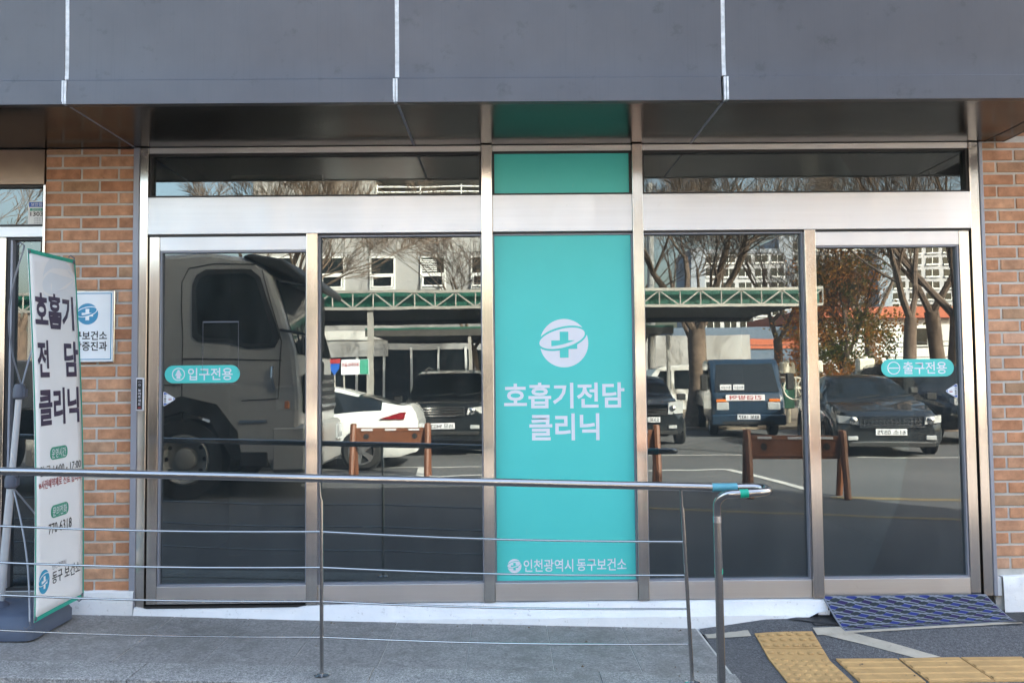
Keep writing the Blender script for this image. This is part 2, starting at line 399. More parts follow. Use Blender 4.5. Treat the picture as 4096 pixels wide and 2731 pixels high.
# round emblem of a disc cut by a swoosh and a cross; P maps (a, b, layer) to a point; unit radius
def emblem(P, fg, bgm, parent):
    def ell(a, b, tilt, cx, cy, t0=0, t1=2*PI, n=48):
        out = []
        for i in range(n + (t1-t0 < 6.28)):
            t = t0+(t1-t0)*i/n; x, y = a*math.cos(t), b*math.sin(t)
            out.append((cx+x*math.cos(tilt)-y*math.sin(tilt), cy+x*math.sin(tilt)+y*math.cos(tilt)))
        return out
    mb = MB()
    def poly(pts, layer, k):
        mb.k = k; mb.add([P(x, y, layer) for x, y in pts], [tuple(range(len(pts)))])
    T = math.radians(14); cx, cy = -.08, .20
    poly(ell(1, 1, 0, 0, 0), 0, 0)
    poly(ell(1.05, .47, T, cx, cy), 1, 1)
    poly(ell(.965, .385, T, cx, cy), 2, 0)
    h, t, b = .178, .112, -.243
    poly([(-h, .474), (-h, t), (-.53, t), (-.53, b), (-h, b), (-h, -.60), (h, -.60), (h, b), (.54, b), (.54, t), (h, t), (h, .474)], 3, 1)
    lo = ell(.965, .385, T, cx, cy, math.radians(200), math.radians(345), 24)
    hi = ell(.95, .27, T, cx, cy+.02, math.radians(200), math.radians(345), 24)
    poly(lo + hi[::-1], 4, 0)
    return mb.obj('emblem', [fg, bgm], parent)

# ================================================================== SETTING
RY0, RY1 = -.76, -.97                      # kerb back and front edges
def zr(x): return .142 - .031*x            # ramp surface
def lerp(a, b, t): return a + (b-a)*t
def piece(x, P):
    for (a, u), (b, v) in zip(P, P[1:]):
        if x <= b: return lerp(u, v, max(0, (x-a)/(b-a)))
    return P[-1][1]
def za(x, y):                              # asphalt apron in front of the exit door
    hi = piece(y, [(-1.15, 0), (-.75, .04), (-.42, .05), (-.30, .095), (-.15, .14), (0, .165)])
    lo = piece(y, [(-1.15, 0), (-.78, .045), (-.6, .07), (-.35, .095), (0, .112)])
    return lerp(lo, hi, min(1, max(0, (x-1.05)/.35)))
g = MB()
XS = [1.03+.0001] + [1.03 + i*.09 for i in range(1, 40)] + [5, 7, 12]
YS = [-1.15, -1.05, -.95, -.85, -.78, -.72, -.66, -.6, -.54, -.48, -.42, -.38, -.34, -.3, -.25, -.2, -.15, -.1, -.05, .0, .02]
vs = [(x, y, za(x, y)) for y in YS for x in XS]; nx = len(XS)
g.add(vs, [(j*nx+i, j*nx+i+1, (j+1)*nx+i+1, (j+1)*nx+i) for j in range(len(YS)-1) for i in range(nx-1)])
g.quad((-120, -1.15, 0), (-120, -.9, 0), (1.0301, -.9, 0), (1.0301, -1.15, 0))
g.quad((12, -1.15, 0), (12, .02, 0), (120, .02, 0), (120, -1.15, 0))
g.quad((-400, -500, 0), (-400, -1.15, 0), (400, -1.15, 0), (400, -500, 0))
ground = struct(g.obj('ground', 'asphalt'))

# ramp: base, paving slabs, kerb stones
rb = MB()
rb.prism([(-.02, -.05), (-.02, zr(0)-.0035), (RY1+.012, zr(0)-.0035), (RY1+.012, -.05)],
         lambda p, d: (d, p[0], p[1] + (0 if p[1] < 0 else -.031*d)), -9, 1.02)
ramp = struct(rb.obj('ramp', 'mortar'))
def slab(x0, x1, y0, y1, name, mat, th=.05, lift=0.0):
    mb = MB(); c = .002
    j = random.uniform(-.0012, .0012) + lift
    top = [(x0+c, y0+c), (x1-c, y0+c), (x1-c, y1-c), (x0+c, y1-c)]; out = [(x0, y0), (x1, y0), (x1, y1), (x0, y1)]
    vs = [(x, y, zr(x)+j) for x, y in top] + [(x, y, zr(x)+j-c) for x, y in out] + [(x, y, zr(x)-th) for x, y in out]
    fs = [(0, 1, 2, 3)] + [(4+i, 4+(i+1) % 4, (i+1) % 4, i) for i in range(4)] + [(8+i, 8+(i+1) % 4, 4+(i+1) % 4, 4+i) for i in range(4)]
    mb.add(vs, fs)
    return mb.obj(name, mat, ramp)
x = 1.022
for i in range(20):
    x0 = -.19 + .4*(3-i) - .4
    slab(x0+.0016, min(x0+.3984, 1.022), RY0+.002, -.03, 'paving_slab', 'granite_slab')
kx = [1.03, .41, -.6, -1.62, -2.63, -3.64, -4.65, -5.66]
for a, b in zip(kx, kx[1:]):
    slab(b+.0025, a-.0025, RY1, RY0-.002, 'kerb_stone', 'granite_kerb', th=.34, lift=.003)

# tactile paving tiles, lines and patch on the apron
def tile_sheet(x0, x1, y0, y1, lift, rot=0):
    n = 4; mb = MB(); vs = []
    cx, cy = (x0+x1)/2, (y0+y1)/2
    def q(x, y):
        dx, dy = x-cx, y-cy
        return cx+dx*math.cos(rot)-dy*math.sin(rot), cy+dx*math.sin(rot)+dy*math.cos(rot)
    for j in range(n+1):
        for i in range(n+1):
            X, Y = q(lerp(x0, x1, i/n), lerp(y0, y1, j/n)); vs.append((X, Y, za(X, Y)+lift))
    mb.add(vs, [(j*(n+1)+i, j*(n+1)+i+1, (j+1)*(n+1)+i+1, (j+1)*(n+1)+i) for j in range(n) for i in range(n)])
    edge = [(i, 0) for i in range(n)] + [(n, j) for j in range(n)] + [(n-i, n) for i in range(n)] + [(0, n-j) for j in range(n)]
    o = len(mb.v); ev = [vs[j*(n+1)+i] for i, j in edge]; L = len(ev)
    mb.add(ev + [(a, b, c-.03) for a, b, c in ev], [(L+i, L+(i+1) % L, (i+1) % L, i) for i in range(L)])
    return mb, q
def dot_tile(x0, x1, y0, y1, nx, ny, rot=0):
    mb, q = tile_sheet(x0, x1, y0, y1, .007, rot)
    for i in range(nx):
        for j in range(ny):
            X, Y = q(lerp(x0, x1, (i+.5)/nx), lerp(y0, y1, (j+.5)/ny)); Z = za(X, Y)+.0068
            pr = [(.019, 0), (.016, .0035), (.010, .0052)]; o = []
            vs = [(X+r*math.cos(k*PI/4), Y+r*math.sin(k*PI/4), Z+h) for r, h in pr for k in range(8)]
            mb.add(vs, [(a*8+k, a*8+(k+1) % 8, (a+1)*8+(k+1) % 8, (a+1)*8+k) for a in range(2) for k in range(8)] + [tuple(range(16, 24))])
    return mb.obj('tactile_tile', 'yellow_tile', ground, smooth=True)
dot_tile(1.285, 1.585, -.338, -.205, 6, 3); dot_tile(1.286, 1.586, -.70, -.345, 6, 6, .0)
def bar_tile(x0, x1, y0, y1, rot):
    mb, q = tile_sheet(x0, x1, y0, y1, .007, rot)
    for j in range(4):
        yc = lerp(y0, y1, (j+.5)/4); pts = []
        for (dy, h) in ((-.017, 0), (-.011, .0045), (.011, .0045), (.017, 0)):
            for xx in (x0+.008, x1-.008):
                X, Y = q(xx, yc+dy); pts.append((X, Y, za(X, Y)+.0068+h))
        mb.add(pts, [(0, 1, 3, 2), (2, 3, 5, 4), (4, 5, 7, 6)])
    return mb.obj('tactile_tile', 'yellow_tile', ground)
for i, (dx, rot) in enumerate(((0, -.012), (.003, .01), (-.002, -.006), (.002, .008), (0, 0), (.003, -.01))):
    bar_tile(1.622+.312*i+dx, 1.622+.312*i+.300+dx, -.705, -.415, rot)
def sheet(poly, lift, name, mat, n=10):     # quad strip laid on the apron
    (a, b, c, d) = [Vector((*p, 0)) for p in poly]; vs = []
    for i in range(n+1):
        for j in range(4):
            p = a.lerp(b, i/n).lerp(d.lerp(c, i/n), j/3); e = random.uniform(-.004, .004) if j in (0, 3) else 0
            vs.append((p.x, p.y+e, za(p.x, p.y)+lift))
    mb = MB().add(vs, [(i*4+j, (i+1)*4+j, (i+1)*4+j+1, i*4+j+1) for i in range(n) for j in range(3)])
    return mb.obj(name, mat, ground)
sheet([(1.60, -.215), (2.02, -.412), (2.15, -.408), (1.77, -.205)], .004, 'painted_line', 'cream_line')
sheet([(1.60, -.235), (2.72, -.156), (2.72, -.10), (1.60, -.175)], .006, 'painted_line', 'cream_line', 20)
sheet([(1.035, -.225), (1.262, -.225), (1.262, -.165), (1.035, -.165)], .005, 'painted_line', 'cream_line')
sheet([(1.50, -.08), (1.78, -.17), (1.84, -.04), (1.68, -.025)], .008, 'asphalt_patch', 'fresh_asphalt')
sheet([(2.60, -.15), (3.3, -.15), (3.3, -.035), (2.60, -.035)], .008, 'asphalt_patch', 'fresh_asphalt')
sheet([(1.62, -.15), (2.7, -.17), (2.7, -.03), (1.62, -.03)], .006, 'asphalt_patch', 'fresh_asphalt')

# car park markings (seen in the glass)
def flat(poly, name, mat, z=.004):
    return MB().add([(x, y, z) for x, y in poly], [tuple(range(len(poly)))]).obj(name, mat, ground)
def stripe(p, q, wd, mat='white_line', z=.004):
    p, q = Vector((*p, 0)), Vector((*q, 0)); d = (q-p).normalized(); n = Vector((-d.y, d.x, 0))*wd/2
    return flat([(a.x, a.y) for a in (p-n, q-n, q+n, p+n)], 'parking_line', mat, z)
stripe((-6, -9.3), (2.2, -9.3), .10); stripe((-3.2, -7.75), (3.5, -8.5), .12); stripe((3.5, -8.5), (3.9, -5.9), .14, z=.008)
stripe((-1.35, -9.2), (-1.25, -7.8), .22, z=.008); stripe((2.4, -11.0), (6.2, -11.0), .10); stripe((6.3, -10.2), (12, -9.4), .12)
stripe((3.9, -5.35), (9.5, -4.2), .16, 'yellow_line'); stripe((.6, -5.0), (9.0, -2.3), .12, 'yellow_line')

# ------------------------------------------------------------------ clinic building body
bld = thing('clinic_building', 'body of the low clinic building behind the canopy and the brick walls', 'building', (0, 3, 0))
bld_inv = Vector((0, 3, 0))
def bobj(mb, name, mat, **k):
    mb.v = [(x, y-3, z) for x, y, z in mb.v]; return mb.obj(name, mat, bld, **k)
bobj(B(-15, 4.0, .20, 9, 2.95, 8.6), 'unseen_upper_wall', 'grey_flashing')  # unseen upper storey, made tall so its shade covers the lorry
bobj(B(4.002, 9.3, .20, 9, 2.95, 5.5), 'unseen_upper_wall', 'grey_flashing')
bobj(B(3.98, 9.3, .20, 9, -.1, 2.945), 'side_wall', 'stucco')
bobj(B(-15, -4.3, .20, 9, -.1, 2.945), 'side_wall', 'stucco')
bobj(B(-4.29, 3.97, 5.0, 5.2, -.1, 2.94), 'room_wall', 'room_wall')
bobj(B(-4.29, 3.97, .12, 4.99, .15, .235), 'room_floor', 'room_floor')
bobj(B(-2.45, -2.15, .12, 4.9, .24, 2.93), 'partition_wall', 'room_wall')
bobj(B(2.72, 2.9, .12, 4.9, .24, 2.93), 'partition_wall', 'room_wall')
bobj(B(-.2, 2.2, 3.2, 3.8, .24, 1.3, .01), 'counter', 'room_wall')
bobj(B(-1.62, -1.48, 1.3, 1.32, 1.25, 1.42, .004), 'switch_plate', 'white_frame')
bobj(B(-1.45, -1.36, 1.3, 1.32, 1.25, 1.42, .004), 'switch_plate', 'white_frame')
bobj(B(-1.95, -1.30, 1.32, 1.36, .24, 2.93), 'partition_wall', 'room_wall')

# ------------------------------------------------------------------ brick walls, each brick its own object
BR = {}
def brick_mesh(L):
    k = round(L, 3)
    if k not in BR:
        me_o = B(0, L, 0, .03, 0, .0553, .0022).obj('brick', 'brick'); BR[k] = me_o.data; bpy.data.objects.remove(me_o)
    return BR[k]
def lay(parent, x0, x1, zb, offA, offB, seed, ybase=0.0):
    rnd = random.Random(seed); P, HJ = .2060, .0067
    for k in range(0, 36):
        zc = 2.715 - .0685*k
        z0 = zc - .0685 + .0066
        if z0 < zb - .02: break
        if k == 0:
            rows = [(2.7216, offB), (z0, offA)]
        else: rows = [(z0, offA if k % 2 == 0 else offB)]
        for (zz, off) in rows:
            j = off - P*math.ceil((off-x0)/P)
            while j < x1:
                a, b = max(j+HJ, x0), min(j+P-HJ, x1)
                if b-a > .02:
                    o = bpy.data.objects.new('brick', brick_mesh(b-a)); COL.objects.link(o); o.parent = parent
                    o.location = Vector((a+rnd.uniform(-.0012, .0012), ybase+rnd.uniform(-.0015, .0015), zz+rnd.uniform(-.001, .001))) - parent.location
                    if zz + .0553 > 2.752: o.scale.z = (2.752-zz)/.0553
                j += P
pil = thing('brick_pillar', 'narrow orange brick pillar between the two glass doorways, plaque fixed on it', 'brick pillar', (-2.29, 0, 0))
def at(o, mb): mb.v = [(x-o.location.x, y-o.location.y, z-o.location.z) for x, y, z in mb.v]; return mb
at(pil, B(-2.536, -2.047, .006, .20, .0, 2.752)).obj('mortar_backing', 'mortar', pil)
lay(pil, -2.536, -2.047, .33, -2.446, -2.341, 1)
bw = thing('brick_wall', 'orange brick wall on the right of the exit door, under the canopy end', 'brick wall', (3.3, 0, 0))
at(bw, B(2.676, 3.96, .006, .20, .0, 2.93)).obj('mortar_backing', 'mortar', bw)
lay(bw, 2.676, 3.93, .355, 2.863, 2.762, 2)
for zz, off in ((2.7901, 2.863), (2.8586, 2.762)):
    j = 2.762 - .206 if off == 2.762 else 2.863-.206
    while j < 3.93:
        a, b = max(j+.0067, 2.676), min(j+.206-.0067, 3.93)
        if b-a > .02:
            o = bpy.data.objects.new('brick', brick_mesh(b-a)); COL.objects.link(o); o.parent = bw; o.location = Vector((a, 0, zz))-bw.location
        j += .206
# white painted plinths
def plinth(o, x0, x1, ztop, y, wavy=.004):
    n = int((x1-x0)/.05)+2; top = []; mb = MB(); vs = []
    for i in range(n+1):
        x = lerp(x0, x1, i/n); e = random.uniform(-wavy, wavy)
        vs += [(x, y+.06, ztop+e*.6), (x, y+.006, ztop+e*.6), (x, y, ztop-.006+e), (x, y-.004, ztop-.07), (x, y-.010+e, -.05)]
    mb.add(vs, [(i*5+j, (i+1)*5+j, (i+1)*5+j+1, i*5+j+1) for i in range(n) for j in range(4)])
    return at(o, mb).obj('plinth', 'plinth', o, smooth=True)
plinth(pil, -2.536, -2.015, .332, -.030); plinth(bw, 2.70, 3.96, .357, -.028)
at(bw, B(2.676, 2.70, -.012, .05, .25, .35)).obj('plinth_return', 'plinth', bw)
# ------------------------------------------------------------------ canopy
cn = thing('entrance_canopy', 'grey metal entrance canopy with vertical seams and dark glossy soffit', 'canopy', (0, -.36, 2.755))
SX = [-8.24, -6.69, -5.14, -3.592, -2.045, -.496, 1.047, 2.70]
FX = [-8.24, -6.69, -5.14, -3.592, -2.045, -.496, 1.047, 2.594, 3.2]
for i in range(len(FX)-1):
    a, b = FX[i], FX[i+1]
    # main panel bowed: foot leans back, top leans out, shaped for a shading gradient
    p = MB(); gp = .010
    prof = [(-.7248, 2.8714), (-.7232, 2.90), (-.7222, 2.95), (-.7225, 3.02), (-.7245, 3.12), (-.7285, 3.25), (-.744, 3.62)]
    p.prism(prof + [(-.64, 3.62), (-.64, 2.872)], lambda q, d: (d, q[0], q[1]), a+gp, b-gp)
    at(cn, p).obj('fascia_panel', 'fascia', cn, smooth=True)
    l = MB(); dx = -.008 if i != 6 else .008
    l.prism([(-.7310, 2.7552), (-.7262, 2.868), (-.7250, 2.8710), (-.69, 2.8710), (-.69, 2.7552)], lambda q, d: (d, q[0], q[1]), a+.008+dx*(i > 0), b-.008+dx)
    at(cn, l).obj('fascia_lip', 'fascia', cn)
    if i:
        s_ = MB()
        s_.prism([(-.7218, 2.876), (-.7202, 2.90), (-.7192, 2.95), (-.7195, 3.02), (-.7215, 3.12), (-.7255, 3.25), (-.741, 3.62), (-.66, 3.62), (-.66, 2.876)], lambda q, d: (d, q[0], q[1]), a-.0115, a+.0115)
        at(cn, s_).obj('seam_caulk', 'caulk', cn)
        at(cn, B(a-.0075+dx-.0035, a-.0015+dx, -.7305, -.70, 2.757, 2.868)).obj('seam_caulk', 'caulk', cn)
        at(cn, B(a+.0015+dx, a+.0075+dx+.0035, -.7318, -.70, 2.757, 2.868)).obj('seam_caulk', 'caulk', cn)
for i in range(len(SX)-1):
    a, b = SX[i], SX[i+1]
    at(cn, B(a+.006, b-.006, -.6885, -.002, 2.757, 2.777, .002)).obj('soffit_panel', 'soffit', cn)
    if i < len(SX)-1: at(cn, B(a-.0058, a+.0058, -.6885, -.003, 2.7565, 2.772)).obj('soffit_joint', 'grey_flashing', cn)
at(cn, B(SX[0], 2.69, -.7, -.6895, 2.7562, 2.77)).obj('drip_edge', 'gasket', cn)
at(cn, B(2.706, 2.80, -.6885, -.002, 2.757, 2.777)).obj('soffit_panel', 'soffit', cn)
at(cn, B(2.6945, 2.7055, -.6885, -.003, 2.7555, 2.78)).obj('soffit_joint', 'gasket', cn)
at(cn, B(2.802, 2.812, -.69, .0, 2.756, 3.6)).obj('end_panel', 'fascia', cn)
at(cn, B(-8.24, 3.2, -.64, .18, 3.60, 3.63)).obj('canopy_roof', 'fascia', cn)
at(cn, B(-8.24, 2.655, -.012, .0, 2.7565, 2.768)).obj('wall_trim', 'gasket', cn)

# ------------------------------------------------------------------ entrance front: steel frame with fixed panes
ef = thing('glazed_shopfront', 'stainless steel entrance front with fixed glass panes and wide header', 'shopfront', (.32, 0, .25))
E = lambda mb: at(ef, mb)
X = dict(jl0=-2.012, jl1=-1.966, ma0=-1.088, ma1=-1.026, m10=-.123, m11=-.063, m20=.714, m21=.772, mb0=1.664, mb1=1.725, jr0=2.603, jr1=2.655)
ZB, ZH0, ZH1, ZT0, ZT1 = .25, 2.268, 2.478, 2.718, 2.7545
E(B(-2.046, -2.0135, -.018, .06, .205, 2.753)).obj('flashing', 'grey_flashing', ef, bevel=.003)
E(B(2.657, 2.677, -.018, .06, .25, 2.753)).obj('flashing', 'grey_flashing', ef, bevel=.003)
E(B(X['jl0'], X['jl1'], -.012, .07, .21, 2.753)).obj('jamb', 'steel_vertical', ef, bevel=.0025)
E(B(X['jr0'], X['jr1'], -.012, .07, .25, 2.753)).obj('jamb', 'steel_vertical', ef, bevel=.0025)
for a, b, z1 in (('ma0', 'ma1', ZH0-.002), ('m10', 'm11', 2.753), ('m20', 'm21', 2.753), ('mb0', 'mb1', ZH0-.002)):
    E(B(X[a], X[b], -.028, .07, ZB, z1)).obj('mullion', 'steel_vertical', ef, bevel=.0025)
spans = [(X['jl1']+.001, X['m10']-.001), (X['m11']+.001, X['m20']-.001), (X['m21']+.001, X['jr0']-.001)]
for i, (a, b) in enumerate(spans):
    E(B(a, b, -.016, .065, ZH0, ZH1-.004)).obj('header_beam', 'steel_sheet', ef, bevel=.002)
    E(B(a, b, -.006, .065, ZT0+.004, ZT1)).obj('top_rail', 'steel_sheet', ef, bevel=.002)
    E(B(a, b, -.002, .06, ZH0-.0105, ZH0-.001)).obj('door_head_gap', 'gasket', ef)
def gasket(x0, x1, z0, z1, y0=.0, wd=.011, name='window_gasket', mat='gasket'):
    mb = MB(); mb.box(x0, x1, y0, .055, z1-wd, z1); mb.box(x0, x1, y0, .055, z0, z0+wd); mb.box(x0, x0+wd, y0, .055, z0+wd, z1-wd); mb.box(x1-wd, x1, y0, .055, z0+wd, z1-wd)
    return mb
for i, (a, b) in enumerate(spans):
    gk = E(gasket(a+.0005, b-.0005, ZH1-.003, ZT0+.0035)).obj('transom_gasket', 'gasket', ef)
    if i != 1: E(B(a+.008, b-.008, .030, .036, ZH1+.004, ZT0-.004)).obj('transom_pane', 'window_glass', ef)
for a, b in ((X['ma1'], X['m10']), (X['m21'], X['mb0'])):
    E(gasket(a+.001, b-.001, .348, ZH0-.011, .002, .006)).obj('window_gasket', 'grey_flashing', ef)
    E(B(a+.004, b-.004, .030, .036, .350, ZH0-.014)).obj('fixed_pane', 'window_glass', ef)
    E(B(a+.001, b-.001, -.010, .06, ZB, .3475)).obj('sill_panel', 'steel_sheet', ef, bevel=.002)
E(gasket(X['m11']+.001, X['m20']-.001, .348, ZH0-.011, .002, .006)).obj('window_gasket', 'grey_flashing', ef)
E(B(X['m11']+.001, X['m20']-.001, -.010, .06, ZB, .3475)).obj('sill_panel', 'steel_sheet', ef, bevel=.002)
# white masonry base under the frame, sloping front
mb = MB(); n = 60; vs = []
for i in range(n+1):
    x = lerp(-2.012, 1.735, i/n); e = random.uniform(-.003, .003)
    up = .245 if -1.95 > x or x > -1.09 else .232
    bot = zr(min(x, 1.03))-.03
    if x > 1.45: bot = lerp(bot, .20, min(1, (x-1.45)/.25)); 
    vs += [(x, .06, up), (x, -.022, up+e*.3), (x, -.030, up-.006+e), (x, -.040, .19+e), (x, -.062, .172+e), (x, -.068+e, min(bot, .17) if x < 1.5 else bot)]
mb.add(vs, [(i*6+j, (i+1)*6+j, (i+1)*6+j+1, i*6+j+1) for i in range(n) for j in range(5)])
E(mb).obj('masonry_base', 'plinth', ef, smooth=True)
E(B(-1.965, -1.089, -.012, .06, .2325, .2445)).obj('floor_track', 'dark_gap', ef)
E(B(1.727, 2.66, .0, .06, .15, .2535)).obj('floor_track', 'dark_gap', ef)

# sliding doors
def sliding_door(x0, x1, label, stile_left, name='sliding_door'):
    d = thing(name, label, 'sliding door', ((x0+x1)/2, .015, .252)); a_ = lambda mb: at(d, mb)
    sw = .055
    if stile_left: s0, s1, g0, g1 = x0, x0+sw, x0+sw, x1
    else: s0, s1, g0, g1 = x1-sw, x1, x0, x1-sw
    a_(B(s0, s1, -.004, .05, .252, 2.256)).obj('door_stile', 'steel_vertical', d, bevel=.002)
    a_(B(g0+.001, g1-.001, -.002, .05, 2.178, 2.256)).obj('top_rail', 'steel_sheet', d, bevel=.002)
    a_(B(g0+.001, g1-.001, -.002, .05, .2525, .347)).obj('bottom_rail', 'steel_sheet', d, bevel=.002)
    a_(gasket(g0+.0015, g1-.0015, .3475, 2.1775, .004, .008)).obj('door_gasket', 'grey_flashing', d)
    a_(B(g0+.005, g1-.005, .027, .033, .352, 2.173)).obj('door_pane', 'window_glass', d)
    return d
sliding_door(-1.958, -1.089, 'sliding glass entrance door, green pill-shaped sticker with up arrow on it', True)
sliding_door(1.726, 2.592, 'sliding glass exit door above the blue patterned mat', False)
E(B(-1.965, -1.9585, .02, .06, .25, 2.256)).obj('door_slot', 'dark_gap', ef)
E(B(2.5925, 2.602, .02, .06, .25, 2.256)).obj('door_slot', 'dark_gap', ef)

# teal sign panels between the mullions
def film(x0, x1, z0, z1, label):
    o = thing('sign_panel', label, 'sign panel', ((x0+x1)/2, .012, z0)); at(o, B(x0, x1, .012, .03, z0, z1)).obj('panel_board', 'teal', o); return o
tp = film(-.054, .705, .3555, 2.250, 'tall teal panel with white clinic lettering between two steel posts')
film(-.051, .702, 2.487, 2.710, 'small blank teal panel above the header beam and below the soffit')
L = tp.location
def tt(body, x0, x1, z0, z1, bold, mat='white_print'): return text_f(body, x0-L.x, x1-L.x, z0-L.z, z1-L.z, .0112-L.y, mat, tp, bold)
def emb(par, cx, cz, r, y, fg='white_print', bgm='teal'):
    return emblem(lambda a, b, k: (cx+a*r-par.location.x, y-.0006*(k+1)-par.location.y, cz+b*r-par.location.z), fg, bgm, par)
emb(tp, .328, 1.650, .134, .012)
tt('호흡기전담', -.007, .658, 1.290, 1.433, .022); tt('클리닉', .131, .517, 1.114, 1.262, .022)
emb(tp, .042, .4345, .038, .012); tt('인천광역시', .092, .363, .401, .469, .012); tt('동구보건소', .383, .654, .404, .471, .012)

# ------------------------------------------------------------------ side entrance on the left
se = thing('side_entrance', 'second steel-framed glass doorway left of the brick pillar, partly out of view', 'doorway', (-3.35, 0, .2))
A = lambda mb: at(se, mb)
A(B(-4.28, -2.546, .0, .07, 2.556, 2.752)).obj('header_panel', 'steel_brown_reflection', se, bevel=.002)
A(gasket(-4.27, -2.546, 2.322, 2.554, .01, .013)).obj('transom_gasket', 'gasket', se)
A(B(-4.26, -2.556, .030, .036, 2.334, 2.542)).obj('transom_pane', 'window_glass', se)
A(B(-4.28, -2.546, -.004, .065, 2.262, 2.3205)).obj('header_beam', 'steel_sheet', se, bevel=.002)
A(B(-2.5445, -2.532, -.010, .07, .25, 2.55)).obj('edge_trim', 'steel_vertical', se, bevel=.001)
A(B(-2.830, -2.746, -.004, .065, .26, 2.260)).obj('mullion', 'steel_vertical', se, bevel=.002)
A(B(-4.28, -4.2, -.004, .065, .26, 2.260)).obj('mullion', 'steel_vertical', se, bevel=.002)
A(gasket(-2.7455, -2.5455, .335, 2.259, .006, .014)).obj('door_gasket', 'gasket', se)
A(B(-2.724, -2.712, .0, .05, .35, 2.245)).obj('edge_trim', 'grey_flashing', se)
A(B(-2.74, -2.55, .030, .036, .34, 2.25)).obj('door_pane', 'window_glass', se)
A(B(-4.199, -2.831, .030, .036, .34, 2.25)).obj('door_pane', 'window_glass', se)
A(B(-2.745, -2.546, -.002, .06, .25, .334)).obj('bottom_rail', 'steel_sheet', se, bevel=.002)
A(B(-4.199, -2.831, -.002, .06, .25, .334)).obj('bottom_rail', 'steel_sheet', se, bevel=.002)
A(B(-4.28, -2.537, -.02, .06, .16, .249)).obj('threshold', 'granite_kerb', se)
# number plate stuck on its transom
npl = thing('number_plate', 'small plate reading 1303 on the glass above the side doorway', 'number plate', (-2.596, .029, 2.394))
Q = lambda mb: at(npl, mb)
Q(B(-2.645, -2.5475, .022, .029, 2.326, 2.466, .001)).obj('board', 'white_frame', npl)
Q(B(-2.640, -2.5525, .0208, .0215, 2.434, 2.461)).obj('header_band', 'sticker_blue', npl)
Q(B(-2.634, -2.5585, .0208, .0215, 2.412, 2.427)).obj('green_band', 'green_print', npl)
n_ = lambda s, x0, x1, z0, z1, mt, b=.01: text_f(s, x0-npl.location.x, x1-npl.location.x, z0-npl.location.z, z1-npl.location.z, .0203-npl.location.y, mt, npl, b)
n_('보안등', -2.628, -2.565, 2.438, 2.457, 'white_print'); n_('관리번호', -2.622, -2.570, 2.414, 2.425, 'white_print', .0)
n_('1303', -2.631, -2.561, 2.383, 2.407, 'black_print', .02)
for i in range(3): n_('고장신고', -2.612, -2.556, 2.366-.0125*i, 2.375-.0125*i, 'stand_grey', 0)

# ------------------------------------------------------------------ wall plaque
pq = thing('wall_plaque', 'framed white plaque with blue round emblem on the brick pillar behind the banner', 'plaque', (-2.29, -.012, 1.764))
Q = lambda mb: at(pq, mb); pqf = -.0215
Q(B(-2.440, -2.140, -.018, -.002, 1.566, 1.962, .003)).obj('board', 'chrome', pq)
Q(B(-2.434, -2.146, -.0195, -.0185, 1.572, 1.956)).obj('face', 'plaque_white', pq)
bm_ = MB(); a, b, c, d, e = -2.425, -2.155, 1.581, 1.947, .0045
for r in ((a, b, c, c+e), (a, b, d-e, d), (a, a+e, c+e, d-e), (b-e, b, c+e, d-e)): bm_.box(r[0], r[1], -.0205, -.0196, r[2], r[3])
Q(bm_).obj('border_line', 'logo_blue', pq)
emb(pq, -2.286, 1.832, .058, -.020, 'logo_blue', 'plaque_white')
p_ = lambda s, x0, x1, z0, z1: text_f(s, x0-pq.location.x, x1-pq.location.x, z0-pq.location.z, z1-pq.location.z, -.0203-pq.location.y, 'black_print', pq, .02)
p_('동구보건소', -2.406, -2.178, 1.688, 1.738); p_('건강증진과', -2.406, -2.177, 1.630, 1.681)

# ------------------------------------------------------------------ stickers on the doors
def pill(x0, x1, z0, z1, label, words, up):
    o = thing('door_sticker', label, 'sticker', ((x0+x1)/2, .0255, (z0+z1)/2)); r = (z1-z0)/2; cz = (z0+z1)/2; pts = []
    for i in range(17): t = PI/2+PI*i/16; pts.append((x0+r+r*math.cos(t), cz+r*math.sin(t)))
    for i in range(17): t = -PI/2+PI*i/16; pts.append((x1-r+r*math.cos(t), cz+r*math.sin(t)))
    at(o, MB().prism(pts, lambda p, d: (p[0], d, p[1]), .0255, .0268)).obj('backing', 'teal', o)
    cx = x0+.076 if up else x0+.070; R = .036; mb = MB(); ring = []
    k = 32
    vs = [(cx+q*math.cos(2*PI*i/k), .0252, cz+q*math.sin(2*PI*i/k)) for q in (R, R*.86) for i in range(k)]
    mb.add(vs, [(i, (i+1) % k, k+(i+1) % k, k+i) for i in range(k)])
    if up:
        w_ = .0105; pts = [(-w_, -.025), (w_, -.025), (w_, -.007), (.0195, -.009), (.004, .0245), (-.004, .0245), (-.0195, -.009), (-w_, -.007)]
        mb.add([(cx+a, .0252, cz+b) for a, b in pts], [tuple(range(len(pts)))])
    else: mb.add([(cx+a, .0252, cz+b) for a, b in ((-.029, -.003), (.029, -.003), (.029, .003), (-.029, .003))], [(0, 1, 2, 3)])
    at(o, mb).obj('pictogram', 'white_print', o)
    tx0 = x0+.122 if not up else x0+.128
    text_f(words, tx0-o.location.x, x1-.04-o.location.x, cz-.034-o.location.z, cz+.034-o.location.z, .0251-o.location.y, 'white_print', o, .012)
pill(-1.880, -1.466, 1.449, 1.546, 'green pill-shaped sticker with a white up arrow on the entrance door', '입구전용', True)
pill(2.093, 2.499, 1.446, 1.544, 'green pill-shaped sticker with a barred circle on the exit door', '출구전용', False)
